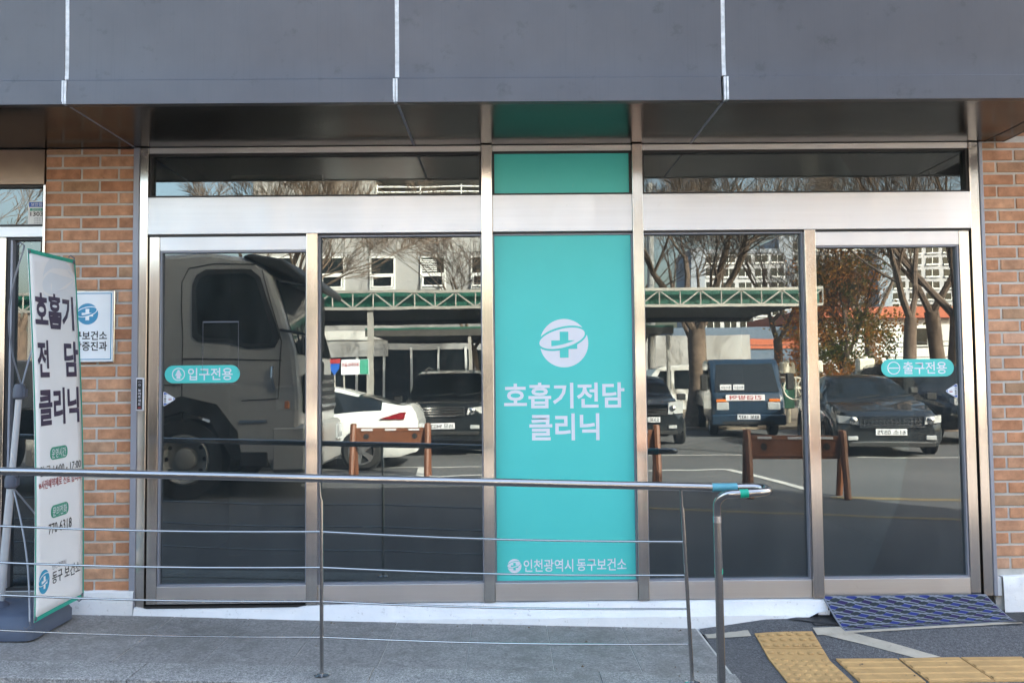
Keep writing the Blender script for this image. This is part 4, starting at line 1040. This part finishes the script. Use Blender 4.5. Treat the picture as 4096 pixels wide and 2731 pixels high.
# small blue lorry facing the clinic
bl = thing('delivery_truck', 'blue flatbed delivery truck facing the clinic with a red and white notice strip', 'truck', (6.1, -17.4, 0), math.radians(7))
P_ = lambda p, d: (d, p[0], p[1])
prof = [(2.20, .36), (2.23, .60), (2.20, .98), (2.10, 1.12), (1.62, 1.80), (1.40, 1.90), (.35, 1.92), (.30, .42)]
MB().prism(prof, P_, -.86, .86).obj('cab', 'blue_truck_paint', bl, bevel=.10)
m2 = MB(); a, b = (2.125, 1.12), (1.655, 1.78); m2.add([(-.76, a[0], a[1]), (.76, a[0], a[1]), (.68, b[0], b[1]), (-.68, b[0], b[1])], [(0, 1, 2, 3)]); m2.obj('windscreen', 'dark_glass', bl)
for s in (-1, 1):
    MB().add([(s*.868, 1.95, 1.10), (s*.868, 1.52, 1.74), (s*.868, .55, 1.74), (s*.868, .55, 1.08)], [(0, 1, 2, 3)]).obj('window', 'dark_glass', bl)
    B(s*.60-.15, s*.60+.15, 2.19, 2.245, .66, .86, .02).obj('headlight', 'lamp_lens', bl); B(s*.62-.13, s*.62+.13, 2.18, 2.24, .87, .94, .01).obj('indicator', 'amber_lens', bl)
    B(s*.62-.12, s*.62+.12, 2.21, 2.25, .42, .52, .01).obj('fog_lamp', 'lamp_lens', bl)
    B(s*1.02-.09, s*1.02+.09, 1.95, 2.03, 1.15, 1.55, .03).obj('mirror', 'black_plastic', bl); MB().tube([(s*.86, 1.9, 1.5), (s*1.0, 1.98, 1.55)], .012, 6).obj('mirror_arm', 'black_plastic', bl)
    for yy in (1.35, -1.4): wheel(bl, s*.72, yy, .33, .2, 6)
B(-.87, .87, 2.16, 2.28, .30, .56, .03).obj('bumper', 'blue_truck_paint', bl); B(-.6, .6, 2.27, 2.29, .33, .40).obj('bumper_vent', 'black_plastic', bl)
p = B(-.27, .27, 2.28, 2.295, .44, .56, .003).obj('number_plate', 'white_print', bl); text('83보 1837', (.24, 2.297, .455), (-.48, 0, 0), (0, 0, .09), 'black_print', p, .02)
p = B(-.52, .40, 2.225, 2.245, .90, 1.05).obj('notice_strip', 'white_print', bl); text('긴급방역', (.34, 2.247, .92), (-.78, 0, 0), (0, 0, .11), 'red_print', p, .03)
for x in (-.2, -.5): p = B(x-.13, x+.13, 2.07, 2.09, 1.16, 1.30).obj('windscreen_card', 'white_print', bl); text('특수임무', (x+.11, 2.092, 1.19), (-.22, 0, 0), (0, 0, .07), 'black_print', p, .01)
MB().tube([(-.4, 2.11, 1.13), (.1, 2.06, 1.19)], .008, 5).obj('wiper', 'black_plastic', bl)
m2 = MB(); m2.box(-.85, .85, -2.4, .22, .72, .80); m2.box(-.85, -.81, -2.4, .22, .80, 1.15); m2.box(.81, .85, -2.4, .22, .80, 1.15); m2.obj('cargo_bed', 'blue_truck_paint', bl)
# white double-cab pickup behind the hatchback, heading -X
pk = thing('pickup_truck', 'white double-cab pickup standing side-on behind the small hatchback', 'pickup', (6.3, -22.2, 0), math.radians(90))
prof = [(2.3, .45), (2.32, .95), (2.1, 1.08), (1.5, 1.78), (1.2, 1.86), (-.55, 1.86), (-.62, .5)]
MB().prism(prof, P_, -.85, .85).obj('cab', 'white_car_paint', pk, bevel=.04)
for s in (-1, 1):
    for (y0_, y1_) in ((1.05, 1.72), (.25, .95), (-.5, .15)): MB().add([(s*.858, y1_, 1.12), (s*.858, y1_-(.32 if y1_ > 1.5 else 0), 1.70), (s*.858, y0_, 1.70), (s*.858, y0_, 1.12)], [(0, 1, 2, 3)]).obj('window', 'dark_glass', pk)
    for yy in (1.5, -1.6): wheel(pk, s*.72, yy, .35, .2, 6)
m2 = MB(); m2.box(-.85, .85, -2.6, -.7, .75, .83); m2.box(-.85, -.81, -2.6, -.7, .83, 1.25); m2.box(.81, .85, -2.6, -.7, .83, 1.25); m2.obj('cargo_bed', 'white_car_paint', pk)
m2 = MB()
for zz in (1.45, 1.62, 1.78): 
    for s in (-.83, .83): m2.tube([(s, -.7, zz), (s, -2.6, zz)], .02, 6)
for yy in (-.75, -1.3, -1.95, -2.55):
    for s in (-.83, .83): m2.tube([(s, yy, 1.2), (s, yy, 1.8)], .02, 6)
m2.obj('bed_rails', 'white_car_paint', pk)

# large lorry cab beside the photographer, heading +X; built in world axes then shifted
lo = thing('lorry', 'pale grey heavy lorry cab standing in the shade close to the clinic', 'lorry', (-4.22, -6.8, 0))
ny, fy = 1.12, -1.0
XZ = lambda p, d: (p[0], d, p[1])
prof = [(-.95, .95), (-.95, 3.02), (.55, 3.08), (1.10, 3.00), (1.32, 2.78), (1.60, 1.85), (1.66, 1.30), (1.66, .45), (.95, .42), (.82, .80), (.56, 1.10), (.22, 1.18), (-.12, 1.10), (-.40, .80), (-.48, .55), (-.95, .55)]
MB().prism(prof, XZ, fy, ny).obj('cab', 'truck_paint', lo, bevel=.06)
q_ = lambda pts, y, name, mt: MB().prism(pts, XZ, y, y+.012).obj(name, mt, lo)
q_([(.40, 2.08), (.38, 2.62), (.42, 2.74), (.52, 2.80), (1.02, 2.80), (1.12, 2.74), (1.34, 2.02), (1.30, 1.94), (1.05, 1.93), (.80, 2.0), (.48, 2.01)], ny+.004, 'window', 'dark_glass')
q_([(.33, 2.02), (.33, 2.66), (.38, 2.79), (.50, 2.86), (1.06, 2.86), (1.18, 2.76), (1.42, 2.0), (1.36, 1.88), (1.02, 1.87), (.78, 1.95), (.40, 1.96)], ny+.0025, 'window_seal', 'black_plastic').scale = (1, .999, 1)
for pa in ([(.22, .98), (.20, 2.70), (.28, 2.88), (.60, 2.93), (1.12, 2.92)], [(1.40, 1.25), (1.44, 1.95), (1.20, 2.85)], [(.22, 1.75), (1.45, 1.72)], [(-.95, 1.42), (.2, 1.42)], [(1.40, 1.25), (.95, 1.22)]):
    MB().tube([(a, ny+.003, b) for a, b in pa], .007, 5).obj('door_gap', 'black_plastic', lo)
MB().add([(1.345, ny-.10, 2.74), (1.345, fy+.1, 2.74), (1.625, fy+.06, 1.80), (1.625, ny-.06, 1.80)], [(0, 1, 2, 3)]).obj('windscreen', 'dark_glass', lo)
for yy in (ny-.25, 0): MB().tube([(1.645, yy, 1.80), (1.55, yy-.35, 2.18)], .012, 5).obj('wiper', 'black_plastic', lo)
MB().prism([(.95, 3.02), (1.05, 3.06), (1.45, 2.98), (1.78, 2.72), (1.76, 2.64), (1.38, 2.82)], XZ, fy+.02, ny+.03).obj('sun_visor', 'black_plastic', lo, bevel=.03)
B(1.665, 1.70, fy+.15, ny-.15, 1.05, 1.55, .02).obj('grille', 'black_plastic', lo)
for i in range(4): B(1.70, 1.715, fy+.2, ny-.2, 1.10+.11*i, 1.14+.11*i, .004).obj('grille_bar', 'alloy', lo)
B(1.30, 1.76, fy, ny+.01, .32, .92, .05).obj('bumper', 'truck_paint', lo)
B(1.765, 1.785, ny-.42, ny-.06, .62, .84, .02).obj('headlight', 'lamp_lens', lo); B(1.765, 1.785, fy+.06, fy+.42, .62, .84, .02).obj('headlight', 'lamp_lens', lo)
for zz in (1.75, 2.35): MB().tube([(1.42, ny, zz+.35), (1.92, ny+.20, zz+.25)], .018, 8).obj('mirror_arm', 'black_plastic', lo)
B(1.88, 2.00, ny+.10, ny+.30, 1.80, 2.50, .04).obj('mirror', 'black_plastic', lo); B(1.88, 2.00, ny+.10, ny+.30, 1.42, 1.72, .04).obj('mirror', 'black_plastic', lo)
MB().tube([(1.36, ny+.03, 1.36), (1.34, ny+.06, 1.5), (1.34, ny+.03, 1.64)], .018, 8).obj('door_handle', 'chrome', lo)
B(.92, 1.26, ny-.03, ny+.015, .95, .985).obj('step', 'chrome', lo); B(.92, 1.28, ny-.05, ny+.01, .40, .60, .02).obj('step', 'black_plastic', lo)
B(1.48, 1.54, ny-.02, ny+.012, 1.12, 1.22, .01).obj('indicator', 'amber_lens', lo)
B(-.7, .1, ny+.0, ny+.006, 1.50, 1.56).obj('trim_strip', 'stand_grey', lo)
def truck_wheel(x, y):
    e = MB().lathe([(.33, -.15), (.49, -.15), (.50, -.11), (.50, .11), (.49, .15), (.33, .15)], (x, y, .50), 'y', 36, False).obj('wheel', 'tyre', lo, smooth=True)
    m2 = MB(); m2.lathe([(.33, .12), (.30, .15), (.29, .10), (.20, .04), (.15, .04), (.13, .10), (.08, .12), (.001, .12)], (x, y, .50), 'y', 32, False)
    m2.obj('rim', 'truss_steel', e, smooth=True)
    for k in range(10): t = 2*PI*k/10; MB().lathe([(.028, .0), (.028, .012)], (x+.245*math.cos(t), y+.072, .5+.245*math.sin(t)), 'y', 8).obj('rim_hole', 'black_plastic', e)
for yy in (ny-.18, fy+.18): truck_wheel(.22, yy)
MB().prism([(-.58, .50), (-.52, .85), (-.20, 1.18), (.22, 1.28), (.64, 1.18), (.90, .85), (.96, .50), (.84, .50), (.56, 1.0), (.22, 1.10), (-.14, 1.0), (-.44, .50)], XZ, ny-.3, ny+.02).obj('mudguard', 'black_plastic', lo)
B(-6.2, -1.05, fy, ny, 1.15, 1.75, .02).obj('cargo_bed', 'truck_paint', lo); B(-6.0, -.9, fy+.5, ny-.5, .75, 1.1).obj('chassis', 'black_plastic', lo)
for xx in (-4.6, -3.4):
    for yy in (ny-.2, fy+.2): truck_wheel(xx, yy)

# ------------------------------------------------------------------ orange plastic barriers
def barrier(x, y, rz, label):
    o = thing('barrier', label, 'barrier', (x, y, 0), rz, 'orange plastic barriers standing in the car park'); o.scale = (.93, .93, .93)
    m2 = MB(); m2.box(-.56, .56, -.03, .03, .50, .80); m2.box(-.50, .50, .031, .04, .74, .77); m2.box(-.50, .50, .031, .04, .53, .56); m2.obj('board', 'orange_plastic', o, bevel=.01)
    for s in (-.38, 0, .38): B(s-.09, s+.09, .032, .046, .755, .785).obj('slot', 'white_print', o)
    for s in (-.3, .3): MB().lathe([(.045, 0), (.045, .003)], (s*1.3, .033, .66), 'y', 16).obj('hole', 'black_plastic', o)
    for s in (-.60, .60):
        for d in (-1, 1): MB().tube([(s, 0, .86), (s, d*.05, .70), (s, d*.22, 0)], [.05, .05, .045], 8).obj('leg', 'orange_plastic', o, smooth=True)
    return o
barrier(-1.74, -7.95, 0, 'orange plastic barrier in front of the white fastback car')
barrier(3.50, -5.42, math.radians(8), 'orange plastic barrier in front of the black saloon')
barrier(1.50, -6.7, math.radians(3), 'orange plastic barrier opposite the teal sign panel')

# ------------------------------------------------------------------ carports
def carport(x0, x1, yf, yb, zb, zt, label, truss, group='long green-edged carports in the car park'):
    o = thing('carport', label, 'carport', ((x0+x1)/2, yf, 0), 0, group); A = lambda mb: at(o, mb)
    A(B(x0, x1, yb, yf-.25, zb+.08, zb+.14)).obj('roof', 'carport_roof', o)
    A(B(x0, x1, yf-.20, yf-.16, zb+.04, zt-.02)).obj('front_panel', 'green_panel', o)
    A(B(x0, x1, yb, yb+.05, zb-.02, zb+.2)).obj('back_edge', 'carport_roof', o)
    if truss:
        A(B(x0, x1, yf-.03, yf+.03, zt-.05, zt)).obj('top_chord', 'truss_steel', o); A(B(x0, x1, yf-.03, yf+.03, zb-.03, zb+.02)).obj('bottom_chord', 'truss_steel', o)
        n = int((x1-x0)/.36); st_ = (x1-x0)/n
        for i in range(n+1):
            A(MB().tube([(x0+st_*i, yf, zb), (x0+st_*i, yf, zt-.03)], .014, 5)).obj('strut', 'truss_steel', o)
            if i < n:
                a, b = (zb, zt-.04) if i % 2 else (zt-.04, zb); A(MB().tube([(x0+st_*i, yf, a), (x0+st_*(i+1), yf, b)], .016, 5)).obj('brace', 'truss_steel', o)
            if i % 2: A(MB().tube([(x0+st_*i, yf, zb+.01), (x0+st_*i, yf-.5, zb+.02)], .02, 5)).obj('rafter', 'truss_steel', o)
    else:
        A(B(x0, x1, yf-.15, yf+.02, zb, zt-.06)).obj('front_edge', 'carport_roof', o); A(B(x0, x1, yf-.4, yf+.03, zt-.058, zt)).obj('top_edge', 'green_panel', o)
    k = 3 if truss else 4
    for i in range(k):
        px = (-8.5, -2.42, x1-.15)[i] if truss else lerp(x0+.15, x1-.15, i/(k-1))
        A(B(px-.05, px+.05, yf-.12, yf-.02, 0, zb-.03)).obj('post', 'truss_steel', o)
    return o
carport(-9.0, 5.75, -10.2, -14.4, 2.76, 3.08, 'long carport with a zigzag steel truss and green front nearest the clinic', True)
carport(-4.2, 5.1, -20.2, -25.0, 2.80, 3.05, 'second plain carport farther back with a green front edge', False)

# ------------------------------------------------------------------ grey building opposite
gb = thing('office_building', 'pale grey rendered office block with white framed windows opposite the clinic', 'building', (-4.5, -26.5, 0)); A = lambda mb: at(gb, mb)
A(B(-9.5, 1.6, -38, -26.5, 0, 8.15)).obj('wall', 'stucco', gb)
A(B(-9.5, -4.9, -38, -26.5, 8.152, 11)).obj('wall', 'stucco', gb); A(B(-4.88, 1.6, -38, -29, 8.152, 10.6)).obj('wall', 'stucco', gb); A(B(-4.88, 1.6, -29, -26.5, 9.4, 9.9)).obj('wall', 'stucco', gb)
for zz in (8.22, 8.42, 8.62, 8.82): A(MB().tube([(-4.8, -26.6, zz), (1.6, -26.6, zz)], .035, 6)).obj('railing_bar', 'white_frame', gb)
for i in range(5): A(MB().tube([(-4.8+1.6*i, -26.6, 8.15), (-4.8+1.6*i, -26.6, 8.9)], .03, 6)).obj('railing_post', 'white_frame', gb)
for xx in (-8.9, -7.0, -5.1, -3.2, -1.3, .6):
    A(B(xx-.005, xx+.005, -26.51, -26.49, 4.4, 8.1)).obj('wall_joint', 'gasket', gb)
A(B(-9.5, 1.6, -26.51, -26.49, 6.30, 6.31)).obj('wall_joint', 'gasket', gb)
for i in range(6):
    xc = -8.40+1.9*i
    for z0, z1 in ((4.35, 6.15),):
        f = MB()
        for r in ((xc-.48, xc+.48, z1-.06, z1), (xc-.48, xc+.48, z0, z0+.06), (xc-.48, xc-.42, z0+.06, z1-.06), (xc+.42, xc+.48, z0+.06, z1-.06), (xc-.42, xc+.42, z0+.52, z0+.60), (xc-.42, xc+.42, z0+1.08, z0+1.16)): f.box(r[0], r[1], -26.52, -26.42, r[2], r[3])
        fo = A(f).obj('window', 'white_frame', gb)
        A(B(xc-.42, xc+.42, -26.50, -26.485, z0+.06, z1-.06)).obj('pane', 'dark_glass', fo); fo.children[-1].location = (0, 0, 0)
        sash = MB(); an = .32
        for r in ((-.40, .40, 0, .06), (-.40, .40, .42, .48), (-.40, -.34, .06, .42), (.34, .40, .06, .42)): sash.box(r[0], r[1], -.02, .02, r[2]-.48, r[3]-.48)
        so = sash.obj('sash', 'white_frame', fo); so.location = Vector((xc, -26.40, z0+1.08))-gb.location; so.rotation_euler = (an if i in (3, 4) else .0, 0, 0)
    if i in (3,):
        for k in range(7): A(B(xc-.42, xc+.15, -26.47, -26.44, 5.56+.07*k, 5.60+.07*k)).obj('blind_slat', 'white_frame', gb)
A(B(-9.5, 1.6, -26.47, -26.44, 3.0, 3.35)).obj('sign_band', 'white_wall', gb)
A(B(-7.6, 0.6, -26.49, -26.46, .2, 2.6)).obj('entrance_glazing', 'dark_glass', gb)
for i in range(9): A(B(-7.6+1.02*i-.04, -7.6+1.02*i+.04, -26.45, -26.38, .1, 2.7)).obj('entrance_post', 'white_frame', gb)
sb = A(B(-6.6, -4.4, -26.40, -26.34, 2.35, 2.85)).obj('sign_board', 'stucco', gb); text('복지센터', (-4.5+4.6-4.6-.05, .165, 2.42), (-1.9, 0, 0), (0, 0, .36), 'black_print', gb, .02).location = (0, 0, 0)

# notice boards between the lorry and the white cars
nb = thing('notice_board', 'white notice board with a green end panel above the white fastback car', 'notice board', (-2.64, -9.98, 0))
B(-.24, .24, -.015, .015, 1.57, 1.83).obj('board', 'white_print', nb); B(.08, .235, .016, .020, 1.575, 1.825).obj('green_panel', 'green_print', nb); text('무단주차 금지', (.06, .0205, 1.70), (-.28, 0, 0), (0, 0, .07), 'red_print', nb, .02)
for s in (-.2, .2): MB().tube([(s, -.03, 0), (s, -.03, 1.83)], .015, 8).obj('post', 'truss_steel', nb)
sh = thing('shield_sign', 'red and blue shield sign on a thin post beside the notice board', 'sign', (-3.0, -9.98, 0))
MB().prism([(-.085, 1.84), (.085, 1.84), (.085, 1.68), (0, 1.56), (-.085, 1.68)], XZ, -.008, .008).obj('shield', 'sticker_blue', sh); B(-.10, .10, -.010, .012, 1.77, 1.85).obj('red_band', 'red_print', sh); MB().tube([(0, -.025, 0), (0, -.025, 1.8)], .014, 8).obj('post', 'truss_steel', sh)

# ------------------------------------------------------------------ bare trees
def branch(mb, p, d, L, r, depth, rnd, spread):
    n = 4 if depth > 1 else 2; P = [p]; R = [r]; q = p.copy(); dd = d.copy()
    for i in range(n):
        dd = (dd + Vector((rnd.uniform(-1, 1), rnd.uniform(-1, 1), rnd.uniform(-.5, .9)))*.17).normalized(); q = q + dd*(L/n); P.append(q.copy()); R.append(max(.0065, r*(1-.45*(i+1)/n)))
    mb.tube(P, R, 7 if depth > 3 else (5 if depth > 2 else 3), caps=False)
    if depth == 0: return
    k = rnd.randint(3, 4) if depth > 2 else rnd.randint(5, 7)
    for j in range(k):
        t = 1.0 if j == 0 else rnd.uniform(.25, .98); i0 = min(n-1, int(t*n)); b = P[i0].lerp(P[i0+1], t*n-i0) if t < 1 else P[n]
        ax = Vector((rnd.uniform(-1, 1), rnd.uniform(-1, 1), rnd.uniform(-.4, .5))); nd = (dd + ax*spread*(.5 if j == 0 else 1.05)).normalized(); nd.z = max(nd.z, -.12)
        branch(mb, b, nd.normalized(), L*rnd.uniform(.55, .78), R[min(n, i0+1)]*rnd.uniform(.48, .68), depth-1, rnd, spread)
def tree(x, y, h, r, seed, label, depth=5, lean=(0, 0), forks=3, spread=.8, group='bare winter trees round the car park'):
    rnd = random.Random(seed); o = thing('bare_tree', label, 'tree', (x, y, 0), 0, group)
    mb = MB(); th = h*.30; top = Vector((lean[0]*th, lean[1]*th, th))
    mb.tube([(0, 0, -.1), (0, 0, .15), top*.5 + Vector((.06, .03, 0)), top], [r*1.5, r*1.1, r, r*.92], 10); mb.obj('trunk', 'bark', o, smooth=True)
    cr = MB()
    for j in range(forks):
        a = 2*PI*j/forks + rnd.uniform(-.5, .5); d = Vector((math.cos(a)*.62, math.sin(a)*.5, 1)).normalized()
        branch(cr, top-Vector((0, 0, .1)), d, h*.30, r*.50, depth-1, rnd, spread)
    cr.obj('crown', 'bark', o, smooth=True)
    return o
tree(5.45, -19.2, 9.5, .26, 11, 'large bare tree with a forked trunk behind the blue truck', 6, (.04, 0), 4)
tree(3.7, -24.5, 9, .16, 12, 'slim bare tree left of the white utility pole', 5)
tree(9.0, -22.5, 9, .15, 13, 'bare tree with thin branches behind the blue truck bed', 5)
tree(11.6, -17.0, 10, .22, 14, 'leaning bare tree beyond the exercise machines', 5, (.12, 0), 3)
tree(12.5, -19.0, 11, .20, 15, 'tall bare tree at the right end of the car park', 5, (-.06, 0), 3)
tree(10.5, -17.2, 10, .17, 31, 'dark forked bare tree in front of the white hall window', 5, (.10, 0), 3)
tree(15.5, -16.0, 10, .2, 18, 'bare tree beside the white orange-roofed hall', 5, (0, 0), 3)
tree(-6.3, -17.5, 9, .16, 16, 'bare tree in front of the grey office block', 6, (.05, 0), 4)
tree(-1.0, -22.0, 8.5, .12, 17, 'thin bare tree before the office block entrance', 5)
tree(7.4, -28.0, 10, .18, 19, 'bare tree beyond the second carport', 5)
tree(2.2, -30.0, 10, .18, 20, 'bare tree beside the office block corner', 5)
tree(14.0, -27.0, 11, .2, 21, 'bare tree in front of the apartment towers', 5)
tree(-11.5, -15.0, 9, .18, 22, 'bare tree beyond the lorry', 5)
# autumn tree
at_ = thing('autumn_tree', 'bushy tree with green and rust-orange leaves by the exercise machines', 'tree', (10.3, -20.5, 0))
mb = MB(); rnd = random.Random(3); mb.tube([(0, 0, -.1), (.05, 0, 1.2), (0, 0, 2.2)], [.17, .13, .11], 9)
mb.obj('trunk', 'bark', at_, smooth=True)
cr = MB()
for j in range(5): a = 2*PI*j/5; branch(cr, Vector((0, 0, 1.7)), Vector((math.cos(a)*.5, math.sin(a)*.5, 1)).normalized(), 1.9, .07, 3, rnd, .8)
cr.obj('branches', 'bark', at_, smooth=True)
lf = MB(); cl = []
for i in range(80):
    a = rnd.uniform(0, 2*PI); z = rnd.uniform(1.3, 5.2); rad = 1.45*math.sqrt(max(.05, 1-((z-3.0)/3.0)**2))*math.sqrt(rnd.random()); cl.append((rad*math.cos(a), rad*math.sin(a), z, rnd.uniform(.35, .75)))
for (cx, cy, cz, cr_) in cl:
    for i in range(150):
        v = Vector((rnd.gauss(0, 1), rnd.gauss(0, 1), rnd.gauss(0, .8)))*cr_*.5; c = Vector((cx, cy, cz))+v; s_ = rnd.uniform(.035, .07)
        u = Vector((rnd.uniform(-1, 1), rnd.uniform(-1, 1), rnd.uniform(-1, 1))).normalized()*s_; w_ = u.orthogonal().normalized()*s_*.6
        lf.quad(c-u, c+w_, c+u, c-w_)
lv = lf.obj('leaves', 'leaf', at_); lv['kind'] = 'stuff'

# ------------------------------------------------------------------ far buildings
def block(x, y, wd, dp, h, label, storeys, cols, name='apartment_block'):
    o = thing(name, label, 'apartment block', (x, y, 0), 0, 'tall pale apartment blocks in the distance')
    B(-wd/2, wd/2, -dp, 0, 0, h).obj('wall', 'apartment_wall', o)
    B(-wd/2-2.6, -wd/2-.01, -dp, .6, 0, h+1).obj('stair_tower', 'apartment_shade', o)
    sh = h/storeys; gl, fr = MB(), MB()
    for s in range(storeys):
        for c in range(cols):
            x0 = -wd/2 + wd*(c+.12)/cols; x1 = -wd/2 + wd*(c+.88)/cols
            gl.box(x0, x1, -.02, .05, sh*s+sh*.25, sh*s+sh*.85); fr.box((x0+x1)/2-.06, (x0+x1)/2+.06, .05, .14, sh*s+sh*.25, sh*s+sh*.85); fr.box(x0, x1, .05, .3, sh*s+sh*.18, sh*s+sh*.30)
    a = gl.obj('window', 'dark_glass', o); b = fr.obj('balcony_rail', 'white_frame', o); a['kind'] = b['kind'] = 'stuff'
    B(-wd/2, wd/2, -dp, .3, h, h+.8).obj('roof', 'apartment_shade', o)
    return o
_t = [0]
def seed_toggle(): _t[0] += 1; return _t[0] % 2
block(44, -145, 15, 12, 24, 'pale apartment block behind the large forked bare tree', 10, 5)
block(62, -150, 15, 12, 27, 'pale apartment block rising behind the autumn tree', 12, 5)
block(80, -148, 16, 12, 28, 'pale apartment block with a dark stair tower above the white hall', 13, 5)
block(100, -150, 16, 12, 26, 'pale apartment block at the far right of the row', 12, 5)
hl = thing('white_hall', 'low white hall with an orange roof fascia and one window beyond the car park', 'building', (22, -36, 0))
B(-6.5, 12, -10, 0, 0, 4.3).obj('wall', 'white_wall', hl); B(-7, 12.5, -10.2, .4, 4.31, 4.85).obj('roof_fascia', 'orange_fascia', hl)
f = B(-2.2, -1.0, -.01, .06, 2.9, 3.9).obj('window', 'white_frame', hl); B(-2.1, -1.1, .061, .07, 3.0, 3.8).obj('pane', 'dark_glass', f)
for z in (2.2, 2.7, 2.9): MB().tube([(-12, 3, z), (14, 3, z+.3)], .02, 5).obj('cable', 'black_plastic', hl)
sp = thing('service_canopy', 'dark blue forecourt canopy with an orange stripe behind the bare trees', 'building', (12.5, -37, 0))
B(-4, 2.6, -6, 0, 2.0, 4.0).obj('wall', 'blue_grey_wall', sp); B(-4.1, 2.7, -6, .05, 2.9, 3.4).obj('stripe', 'orange_fascia', sp); B(-3.6, -3.4, -5, -.2, 0, 2).obj('post', 'truss_steel', sp); B(2.2, 2.4, -5, -.2, 0, 2).obj('post', 'truss_steel', sp)
bwl = thing('boundary_wall', 'long plain grey boundary wall behind the trees', 'wall', (10, -33, 0))
B(-9, 1.2, -.1, .1, 0, 3.4).obj('panel', 'fence_wall', bwl); B(6, 30, -.1, .1, 0, 1.2).obj('panel', 'fence_wall', bwl)
up = thing('utility_pole', 'pale concrete utility pole beside the large forked tree', 'utility pole', (4.9, -22.8, 0)); MB().tube([(0, 0, 0), (0, 0, 8)], [.15, .11], 12).obj('shaft', 'fence_wall', up, smooth=True)
soil = struct(MB().box(3.8, 18, -32.5, -18.2, 0.001, .06).obj('planting_strip', 'soil'))
# low wooded rise far away closes the horizon
hm = MB(); rnd = random.Random(9); n = 90; vs = []
for i in range(n+1):
    x = lerp(-320, 320, i/n); h = 7+4*math.sin(i*.31)+3*math.sin(i*.83+1)+rnd.uniform(-.8, .8); vs += [(x, -230, 0), (x, -250, h), (x, -300, h*.8)]
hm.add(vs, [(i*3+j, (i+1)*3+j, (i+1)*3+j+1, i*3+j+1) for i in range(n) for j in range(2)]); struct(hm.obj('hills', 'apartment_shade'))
# outdoor exercise machines
def machine(x, y, rz, label):
    o = thing('exercise_machine', label, 'exercise machine', (x, y, 0), rz, 'cream and green outdoor exercise machines')
    MB().tube([(0, 0, 0), (0, 0, 1.95)], .07, 10).obj('post', 'equipment_cream', o, smooth=True); B(-.16, .16, -.1, .1, .5, 1.3, .02).obj('panel', 'equipment_green', o); B(-.2, .2, -.12, .12, 1.55, 1.9, .04).obj('head', 'equipment_cream', o)
    for s in (-.55, .55):
        k = 20; pts = [(s+.30*math.cos(2*PI*i/k), .1, 1.15+.30*math.sin(2*PI*i/k)) for i in range(k+1)]; MB().tube(pts, .022, 6).obj('wheel', 'equipment_cream', o, smooth=True)
        for t in (0, PI/2): MB().tube([(s-.3*math.cos(t), .1, 1.15-.3*math.sin(t)), (s+.3*math.cos(t), .1, 1.15+.3*math.sin(t))], .014, 5).obj('spoke', 'equipment_cream', o)
    MB().tube([(-.5, 0, 1.15), (.5, 0, 1.15)], .03, 6).obj('axle', 'equipment_cream', o)
machine(8.35, -17.6, .1, 'cream exercise machine right of the blue truck'); machine(9.1, -16.2, 0, 'exercise machine with two hand wheels behind the black saloon'); machine(8.6, -20.5, -.2, 'exercise machine farther back between the trees')
